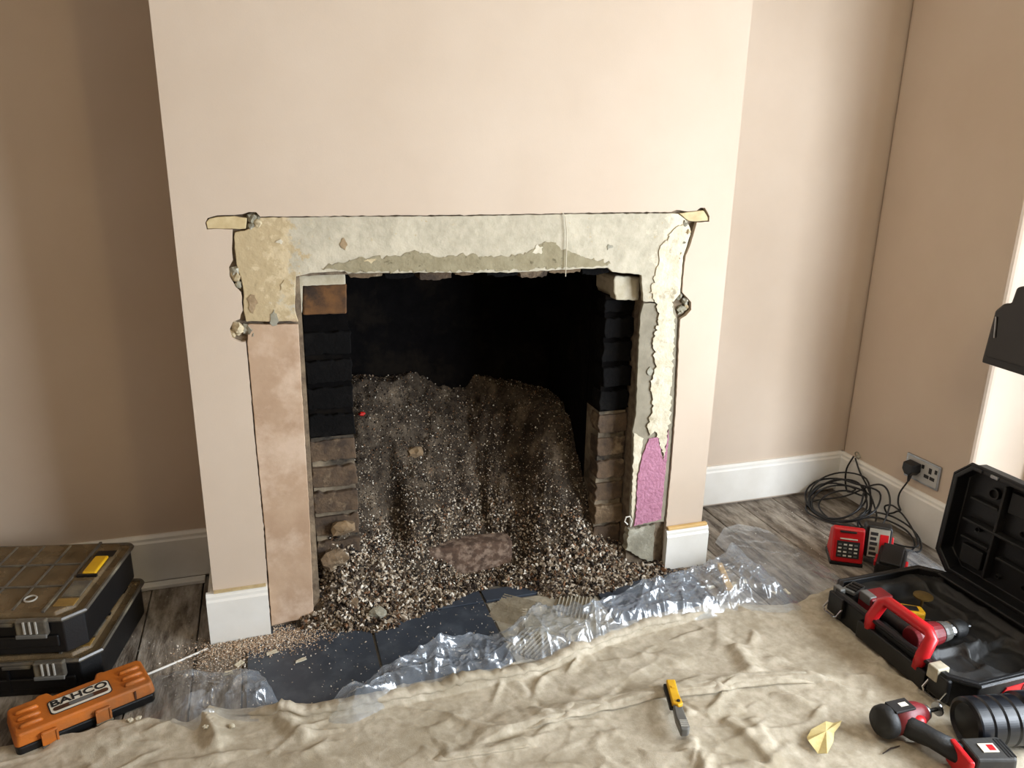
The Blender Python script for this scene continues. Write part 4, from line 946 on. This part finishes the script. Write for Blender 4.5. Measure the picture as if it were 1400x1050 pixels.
hz_ += .006 * (ridge(gxx * 22, gyy * 16, 90) ** 3) + .003 * fbm(gxx * 30, gyy * 30, 91)
V = np.c_[gxx.ravel(), gyy.ravel(), np.maximum(hz_, .022).ravel()]
ii = np.arange(V.shape[0]).reshape(84, 70)
Q = np.c_[ii[:-1, :-1].ravel(), ii[:-1, 1:].ravel(), ii[1:, 1:].ravel(), ii[1:, :-1].ravel()]
cm = cham(Wc - .024, Dc - .024, .040)
inside = (np.abs(gxx) / (Wc / 2 - .012) <= 1) & (np.abs(gxx) + np.abs(gyy) < Wc / 2 + Dc / 2 - .024 - .036)
Q = Q[inside.ravel()[Q].all(axis=1)]
bigmesh('moulded_insert', V, Q, ins_m, tc_)
# red carry handle on the left long side
hy0, hy1 = -.520 - tcy, -.690 - tcy; hx = 1.652 - tcx
hpts = [(hx, hy0 - .004, .055), (hx + .004, hy0, .085), (hx + .028, hy0 - .004, .128), (hx + .032, hy0 - .018, .138), (hx + .032, hy1 + .018, .138), (hx + .028, hy1 + .004, .128), (hx + .004, hy1, .085), (hx, hy1 + .004, .050)]
B().tube(hpts, [.015, .016, .016, .015, .015, .016, .017, .015], 8).build('carry_handle', redpl, tc_, smooth=True)
B().bb((hx - .012, hy1 - .03, .012), (hx + .006, hy0 + .03, .062)).build('side_panel', blackpl, tc_, bevel=0.004)
for yy, big in ((Y1 - .055, 0), (Y0 + .06, 1)):
    y = yy - tcy
    lt = B().bb((hx - .010, y - .028, .020), (hx + .004, y + .028, .082)).build('latch', blackpl, tc_, bevel=0.004)
    B().tube([(hx - .006, y - .026, .05), (hx - .022, y - .026, .032), (hx - .024, y - .018, .026), (hx - .024, y + .018, .026), (hx - .022, y + .026, .032), (hx - .006, y + .026, .05)], .0028, 6).build('wire_bail', chrome_m, lt)
    B().bb((hx - .013 if big else hx + .006, y + .002, .058), (hx + .024, y + .032, .094)).build('latch_plate', pm('worn_latch', 'BDB59F', '9C9480', 30, 0.5) if big else greypl, lt, bevel=0.003)
# badge on the near end
yb = Y0 - tcy - .0005
bdg = B().prism([(-.075, -.014), (.125, -.002), (.135, .016), (-.055, .010)], 0, .0025, Matrix(((1, 0, 0, .0), (0, 0, -1, yb), (0, 1, 0, .050), (0, 0, 0, 1)))).build('badge', redpl, tc_)
text_mesh('badge_lettering', 'Milwaukee', 0.026, redpl_d, bdg, Matrix(((1, 0, 0, .045), (0, 0, -1, yb - .0032), (0, 1, 0, .0525), (0, 0, 0, 1))) @ Matrix.Rotation(R(2.5), 4, 'Z'), shear=0.3, bold=0.0006)
B().bb((X1 - tcx - .03, -.18, .086), (X1 - tcx + .012, .18, .094)).build('hinge_bar', blackpl, tc_, bevel=0.003)
# lid standing open
Hl = .335; tl = R(3)
lm = Matrix.Translation((X1 - tcx + .012, 0, .092)) @ Matrix.Rotation(tl, 4, 'Y') @ Matrix(((0, 0, -1, .052), (1, 0, 0, 0), (0, 1, 0, Hl / 2), (0, 0, 0, 1)))
lo_ = cham(Dc, Hl, .045)
lid = tub([(x * .985, y * .985) for x, y in lo_], [(x * .94, y * .92) for x, y in lo_], 0, .010, .058)
lid.v = [lm @ q for q in lid.v]
lid_o = lid.build('case_lid', blackpl, tc_, bevel=0.003)
lid_ins = pm('lid_lining', '0E0E0D', '090908', 12, 0.55, 0.2, 70, c3='181715', scale3=8)
B().tube([(x, y, .052) for x, y in lo_], .005, 6, closed=True, m=lm).build('lid_rim', blackpl, lid_o)
for (x0_, x1_, y0_, y1_, h_) in ((-.19, .19, -.004, .004, .03), (-.06, -.052, -.14, .14, .028), (.085, .092, -.14, .14, .028), (-.19, -.07, .05, .058, .022), (-.04, .07, -.07, -.062, .022), (-.19, -.07, -.09, -.082, .02), (.10, .19, .06, .068, .02), (.10, .19, -.06, -.053, .02), (-.045, .075, .07, .13, .016), (.11, .18, -.13, -.075, .018), (-.18, -.10, .08, .13, .018)):
    B().bb((x0_, y0_, .010), (x1_, y1_, .010 + h_), lm).build('lid_rib', lid_ins, lid_o, bevel=0.002)
for (x_, y_, r_) in ((.13, .10, .017), (.02, .03, .012), (-.13, -.04, .014), (.15, -.02, .008), (-.02, -.11, .009), (.06, -.12, .007)):
    B().lathe([(r_, .0105), (r_, .022), (r_ * .7, .022), (r_ * .65, .012)], 16, lm @ Matrix.Translation((x_, y_, 0))).build('lid_boss', lid_ins, lid_o)
for y_ in (.16, .11, -.02, -.14):
    B().bb((y_ - .012, Hl / 2 - .012, .045), (y_ + .012, Hl / 2 - .002, .062), lm).build('lid_catch', steel_m if y_ in (.11, -.02) else blackpl, lid_o, bevel=0.002)
tag(tc_, 'open black tool case with a red handle and raised lid on the dust sheet', 'tool case')

# cordless drill lying in the case
dr = empty('cordless_drill', (1.705, -0.615, 0.085))
B().lathe([(.0, -.012), (.026, -.012), (.031, .0), (.032, .05), (.029, .075), (.024, .082)], 20, Matrix.Rotation(R(90), 4, 'Y')).build('motor_housing', redpl_d, dr, smooth=False, bevel=0.002)
gearb = B().lathe([(.026, .0822), (.027, .09), (.023, .108)], 20, Matrix.Rotation(R(90), 4, 'Y')).build('gear_collar', greypl, dr)
B().lathe([(.0225, .1082), (.0235, .113), (.0235, .116), (.0225, .118)], 20, Matrix.Rotation(R(90), 4, 'Y')).build('collar_ring', chrome_m, dr)
B().lathe([(.022, .1182), (.0245, .125), (.023, .155), (.014, .168), (.008, .17)], 20, Matrix.Rotation(R(90), 4, 'Y')).build('chuck', rubber_m, dr, smooth=True)
B().tube([(.169, 0, 0), (.185, 0, 0)], .004, 8).build('drill_bit', steel_m, dr)
B().tube([(.02, .018, -.006), (.025, .06, -.012), (.03, .11, -.016), (.035, .145, -.016)], [.024, .019, .018, .022], 10).build('grip', rubber_m, dr, smooth=True)
bt_ = B().bb((.0, .15, -.04), (.075, .20, .018)).build('drill_battery', redpl_d, dr, bevel=0.005)
B().bb((-.002, .155, -.005), (.022, .195, .022)).build('battery_clip', greypl, bt_, bevel=0.003)
for k in range(3): B().bb((.004 + k * .014, .150 - .0025, -.02), (.012 + k * .014, .1502, .012)).build('vent', labelk_m, bt_)
tag(dr, 'dark red cordless drill with a black chuck lying in the open case', 'drill')
yt = empty('tape_measure', (1.80, -0.505, 0.055), R(-28))
B().prism([(-.035, -.022), (.03, -.022), (.038, -.012), (.034, .018), (-.02, .024), (-.038, .012)], 0, .03).build('tape_body', yellow_m, yt, bevel=0.005)
B().prism([(-.018, -.012), (.02, -.012), (.02, .010), (-.018, .012)], .0301, .033).build('side_plate', blackpl, yt, bevel=0.002)
B().bb((.036, -.02, .002), (.05, -.012, .01)).build('tape_hook', steel_m, yt)
tag(yt, 'small yellow and black tape measure in the open case', 'tape measure')
hn = empty('hole_saw', (1.88, -0.47, 0.055))
B().lathe([(.004, .0), (.004, .028), (.026, .03), (.026, .034), (.004, .036)], 20).build('saw_disc', pm('tarnished_brass', '7A6436', '5F4C28', 20, 0.5, metal=0.6), hn, smooth=False)
tag(hn, 'small tarnished disc on a stem at the back of the open case', 'tool')
gs = empty('grey_clip', (1.715, -0.385, 0.083), R(20))
B().bb((-.03, -.018, 0), (.03, .018, .012)).build('clip_body', greypl, gs, bevel=0.003)
for k in range(3): B().bb((-.022 + k * .016, -.019, .0121), (-.012 + k * .016, .012, .016)).build('clip_rib', blackpl, gs)
tag(gs, 'grey ribbed clip at the far corner of the open case', 'clip')

# ------------------------------------------------------------------ tools at the lower right
ax0, ax1 = [Vector((*q, .062)) for q in [(1.5969,-0.8736),(1.7804,-0.9114)]]
dirv = (ax1 - ax0).normalized()
cy_ = empty('ribbed_canister')
mm = Matrix.Translation(ax0 - Vector((0, .0, 0))) @ dirv.to_track_quat('Z', 'Y').to_matrix().to_4x4()
prof = [(.002, .006), (.040, .006), (.046, .0), (.0535, .004)]
zc = .004
for k in range(4):
    prof += [(.0545, zc + .004), (.0545, zc + .026), (.0515, zc + .0275), (.0515, zc + .0295)]; zc += .03
prof += [(.0545, zc + .002), (.060, zc + .006), (.060, zc + .05), (.057, zc + .052), (.057, zc + .055), (.060, zc + .057), (.060, zc + .12), (.056, zc + .125), (.002, zc + .125)]
B().lathe(prof, 72, mm).build('canister_body', pm('glossy_black', '14161C', '0E1014', 10, 0.28), cy_, smooth=False)
tag(cy_, 'glossy black ribbed canister lying beside the open case', 'canister')

h0, h1 = [Vector((*q, .052)) for q in [(1.4256,-0.8105),(1.5457,-0.8121)]]
g0, g1, g2 = [Vector((*q, .048)) for q in [(1.4815,-0.8319),(1.5044,-0.8805),(1.5269,-0.936)]]
b0 = Vector((*[(1.5614,-0.96)][0], .045))
ct = empty('cordless_cutter')
hq = (h1 - h0).normalized(); hm = Matrix.Translation(h0) @ hq.to_track_quat('Z', 'Y').to_matrix().to_4x4()
hl_ = (h1 - h0).length
B().lathe([(.0, -.004), (.030, -.003), (.036, .006), (.037, .02), (.035, .026)], 24, hm).build('rear_cap', rubber_m, ct, smooth=True)
hd = B().lathe([(.034, .0262), (.035, hl_ * .55), (.028, hl_ * .85), (.020, hl_)], 24, hm).build('head_housing', redpl_d, ct, smooth=True)
B().lathe([(.0195, hl_ + .0002), (.017, hl_ + .008), (.010, hl_ + .012), (.006, hl_ + .013)], 20, hm).build('nose_collar', steel_m, ct, smooth=True)
B().lathe([(.0045, hl_ + .0132), (.0045, hl_ + .038)], 10, hm).build('mandrel', rubber_m, ct)
B().lathe([(.004, hl_ + .0382), (.016, hl_ + .039), (.016, hl_ + .043), (.004, hl_ + .044)], 20, hm).build('cutting_disc', steel_m, ct)
up = Vector((0, 0, 1))
tp = h0.lerp(h1, .42)
lbm = Matrix.Translation((tp.x, tp.y, .0865)) @ Matrix.Rotation(math.atan2(hq.y, hq.x), 4, 'Z')
lb = B().bb((-.028, -.018, -.003), (.026, .018, .002), lbm).build('top_label', labelk_m, ct, bevel=0.001)
B().bb((-.004, -.006, .002), (.016, .006, .0026), lbm).build('label_mark', labelw_m, lb)
B().tube([h0.lerp(h1, .4), g0.lerp(g1, .3), g1, g2], [.026, .025, .021, .024], 12).build('grip', rubber_m, ct, smooth=True)
tr0 = g0.lerp(g1, .35) + Vector((.012, .012, .014))
B().blob(tuple(tr0), (.022, .018, .012), 3, .1, 2).build('trigger', redpl, ct, smooth=True)
ba = math.atan2((b0 - g2).y, (b0 - g2).x)
bm_ = Matrix.Translation(b0) @ Matrix.Rotation(ba + R(20), 4, 'Z')
bo_ = B().prism([(-.045, -.035), (.045, -.038), (.052, -.03), (.052, .03), (.045, .038), (-.045, .035)], -.036, .032, bm_, top=.9).build('battery_body', blackpl_d, ct, bevel=0.005)
B().bb((-.058, -.036, -.03), (-.0455, .036, .028), bm_).build('battery_collar', redpl, ct, bevel=0.004)
B().bb((-.014, -.012, .0322), (.020, .012, .034), bm_).build('battery_label', labelw_m, bo_)
B().bb((.002, -.008, .0341), (.016, .008, .0346), bm_).build('label_stripe', redpl, bo_)
for k in range(3): B().bb((.030 + k * .007, -.026, .030), (.0335 + k * .007, .026, .0328), bm_).build('battery_rib', blackpl, bo_)
tag(ct, 'red and black cordless cutting tool lying on the dust sheet', 'power tool')

# ------------------------------------------------------------------ small things on the sheet and floor
k0, k1 = [Vector((*q, 0)) for q in [(1.0487,-0.5404),(1.0005,-0.6974)]]
kd = (k1 - k0); kz = max(cloth_z(*k0.lerp(k1, t).xy) for t in (0, .25, .5, .75, 1))
kn_ = empty('utility_knife', (k0.x, k0.y, kz + .0005), math.atan2(kd.y, kd.x))
Lk = kd.length
yh = B().prism([(0, -.010), (Lk * .5, -.012), (Lk * .56, 0), (Lk * .5, .013), (Lk * .3, .010), (0, .012)], .012, .024).build('yellow_half', yellow_m, kn_, bevel=0.003)
B().bb((Lk * .16, -.004, .0241), (Lk * .2, .004, .0258)).build('slider', yellow_m, yh, bevel=0.001)
B().lathe([(.004, .024), (.004, .0265), (.001, .027)], 10, Matrix.Translation((Lk * .47, .003, 0))).build('pivot_screw', labelk_m, yh)
gh = B().prism([(Lk * .5, -.010), (Lk * .57, 0), (Lk * .54, .010), (Lk * .95, .012), (Lk, .006), (Lk, -.010), (Lk * .75, -.013)], .0, .021).build('grey_half', greypl, kn_, bevel=0.003)
for k in range(4): B().bb((Lk * (.83 + .035 * k), -.008, .0205), (Lk * (.845 + .035 * k), .009, .0225)).build('grip_rib', shine_m, gh)
B().prism([(0, -.016), (Lk * .5, -.017), (Lk * .5, .008), (0, .009)], 0, .0119).build('black_underside', blackpl, kn_, bevel=0.003)
tag(kn_, 'folding utility knife in yellow and grey lying on the dust sheet', 'knife')

pp = [(1.2695,-0.7684),(1.288,-0.7574),(1.3373,-0.7456),(1.3601,-0.7475),(1.3747,-0.7543),(1.3585,-0.7665),(1.3392,-0.7727),(1.3098,-0.8034),(1.2739,-0.8284),(1.2611,-0.8158),(1.2594,-0.7838)]
cx_ = sum(q[0] for q in pp) / len(pp); cy2 = sum(q[1] for q in pp) / len(pp)
pz = max(cloth_z(*q) for q in pp) + .002
pb_ = B(); ring = []
vs = [(q[0], q[1], pz + .010 * abs(math.sin(i * 2.1))) for i, q in enumerate(pp)] + [(cx_, cy2, pz + .014)]
n_ = len(pp)
pb_.add(vs, [(i, (i + 1) % n_, n_) for i in range(n_)])
po = pb_.build('paper_scrap', paper_m)
md = po.modifiers.new('thick', 'SOLIDIFY'); md.thickness = .0008
tag(po, 'crumpled scrap of pale yellow paper on the dust sheet', 'paper')

s0, s1 = [(1.4843,-0.0729),(1.4394,-0.1954)]
d_ = Vector((s1[0] - s0[0], s1[1] - s0[1], 0))
st = B().prism([(0, -.008), (d_.length, -.010), (d_.length, .010), (0, .006)], 0, .014).build('timber_offcut', wood_m, bevel=0.0015)
st.location = (s0[0], s0[1], .022); st.rotation_euler = (0, R(3), math.atan2(d_.y, d_.x))
tag(st, 'short split wooden offcut on the plastic film by the right plinth', 'wood')
t0, t1 = [(1.402,-0.8535),(1.4544,-0.8467)]
tz = max(cloth_z(*t0), cloth_z(*t1)) + .003
tag(B().tube([(t0[0], t0[1], tz), ((t0[0] + t1[0]) / 2, (t0[1] + t1[1]) / 2 + .002, tz + .002), (t1[0], t1[1], tz + .001)], [.0012, .0022, .0012], 6).build('twig', pm('dark_wood', '3A2A1E', '2A1E15', 20, 0.8)), 'thin dark splinter of wood on the dust sheet', 'splinter')
for i, ((x, y), lab) in enumerate(zip([(1.3962,-0.1663),(1.4694,-0.1706),(1.5134,-0.1663),(1.601,-0.2504),(1.5583,-0.2421)], ('white plaster flake left of the wooden offcut on the film', 'white plaster flake touching the wooden offcut on the film', 'pale broken plaster flake right of the wooden offcut', 'rightmost white plaster flake near the dust sheet edge', 'second white plaster flake from the right near the dust sheet edge'))):
    flat_chip('plaster_flake', x, y, .016, .022 + .004 * (i % 2), .012, .004, 30 * i, whitepl_m, lab, 'plaster chip', 'plaster flakes on the film', 60 + i)
for i, ((x, y), lab) in enumerate(zip([(-0.175,-0.2832),(-0.1571,-0.2813),(-0.0098,-0.3681),(0.0437,-0.3628)], ('pale stone chip on the sheet edge beside the orange case', 'second pale stone chip on the sheet edge by the orange case', 'pale stone chip beside the folded sheet corner', 'pale stone chip on the folded corner of the sheet'))):
    zz = cloth_z(x, y)
    o = stone(x, y, .007, whitestone_m, lab, 80 + i, z=zz, cat='stone chip', group='stone chips on the sheet')

# black casing jutting in at the right edge
bcx = empty('black_casing')
q = [(-0.2631,0.6929),(-0.2735,0.8479),(-0.2957,0.8733),(-0.3176,0.8775),(-0.3247,0.9241)]
yl_ = [q[0], q[1], q[2], q[3], q[4], (q[4][0] - .14, q[4][1] + .05), (q[0][0] - .26, q[0][1])]
ms_ = Matrix(((0, 0, 1, 2.165), (1, 0, 0, 0), (0, 1, 0, 0), (0, 0, 0, 1)))
B().prism(yl_, 0, .07, ms_).build('casing_shell', pm('gloss_black', '121110', '0C0B0B', 8, 0.22), bcx, bevel=0.008, seg=3)
B().prism([(q[0][0] - .006, q[0][1] + .001), (q[0][0] - .009, q[0][1] + .022), (q[0][0] - .26, q[0][1] + .022), (q[0][0] - .26, q[0][1] - .004)], -.003, .072, ms_).build('casing_lip', blackpl, bcx, bevel=0.003)
B().tube([(2.163, q[1][0] - .012, q[1][1] - .015), (2.163, q[0][0] - .03, q[1][1] - .075)], .0028, 6).build('trim_strip', steel_m, bcx)
B().tube([(2.23, q[0][0] - .18, q[0][1] + .08), (2.40, q[0][0] - .18, q[0][1] + .08), (2.50, q[0][0] - .18, q[0][1] + .08)], .018, 10).build('wall_arm', blackpl, bcx)
tag(bcx, 'black plastic casing jutting in at the right edge beside the bright window reveal', 'equipment')

# warm globe pendant in the middle of the room, behind the camera
pl_ = empty('pendant_lamp', (1.15, -1.95, ZC))
B().lathe([(.05, 0), (.05, -.02), (.01, -.03)], 20).build('ceiling_rose', white_gloss, pl_)
B().tube([(0, 0, -.02), (0, 0, -.2)], .003, 6).build('flex', white_gloss, pl_)
gm, nt, p, L = newmat('globe_glow')
p.inputs['Emission Color'].default_value = (1.0, 0.77, 0.42, 1); p.inputs['Emission Strength'].default_value = 165.0
prof = [(.075 * math.sin(R(t)), -.27 + .075 * math.cos(R(t))) for t in range(4, 180, 11)]
B().lathe(prof, 24).build('glass_globe', gm, pl_, smooth=True)
tag(pl_, 'warm globe pendant lamp hanging from the ceiling', 'lamp')
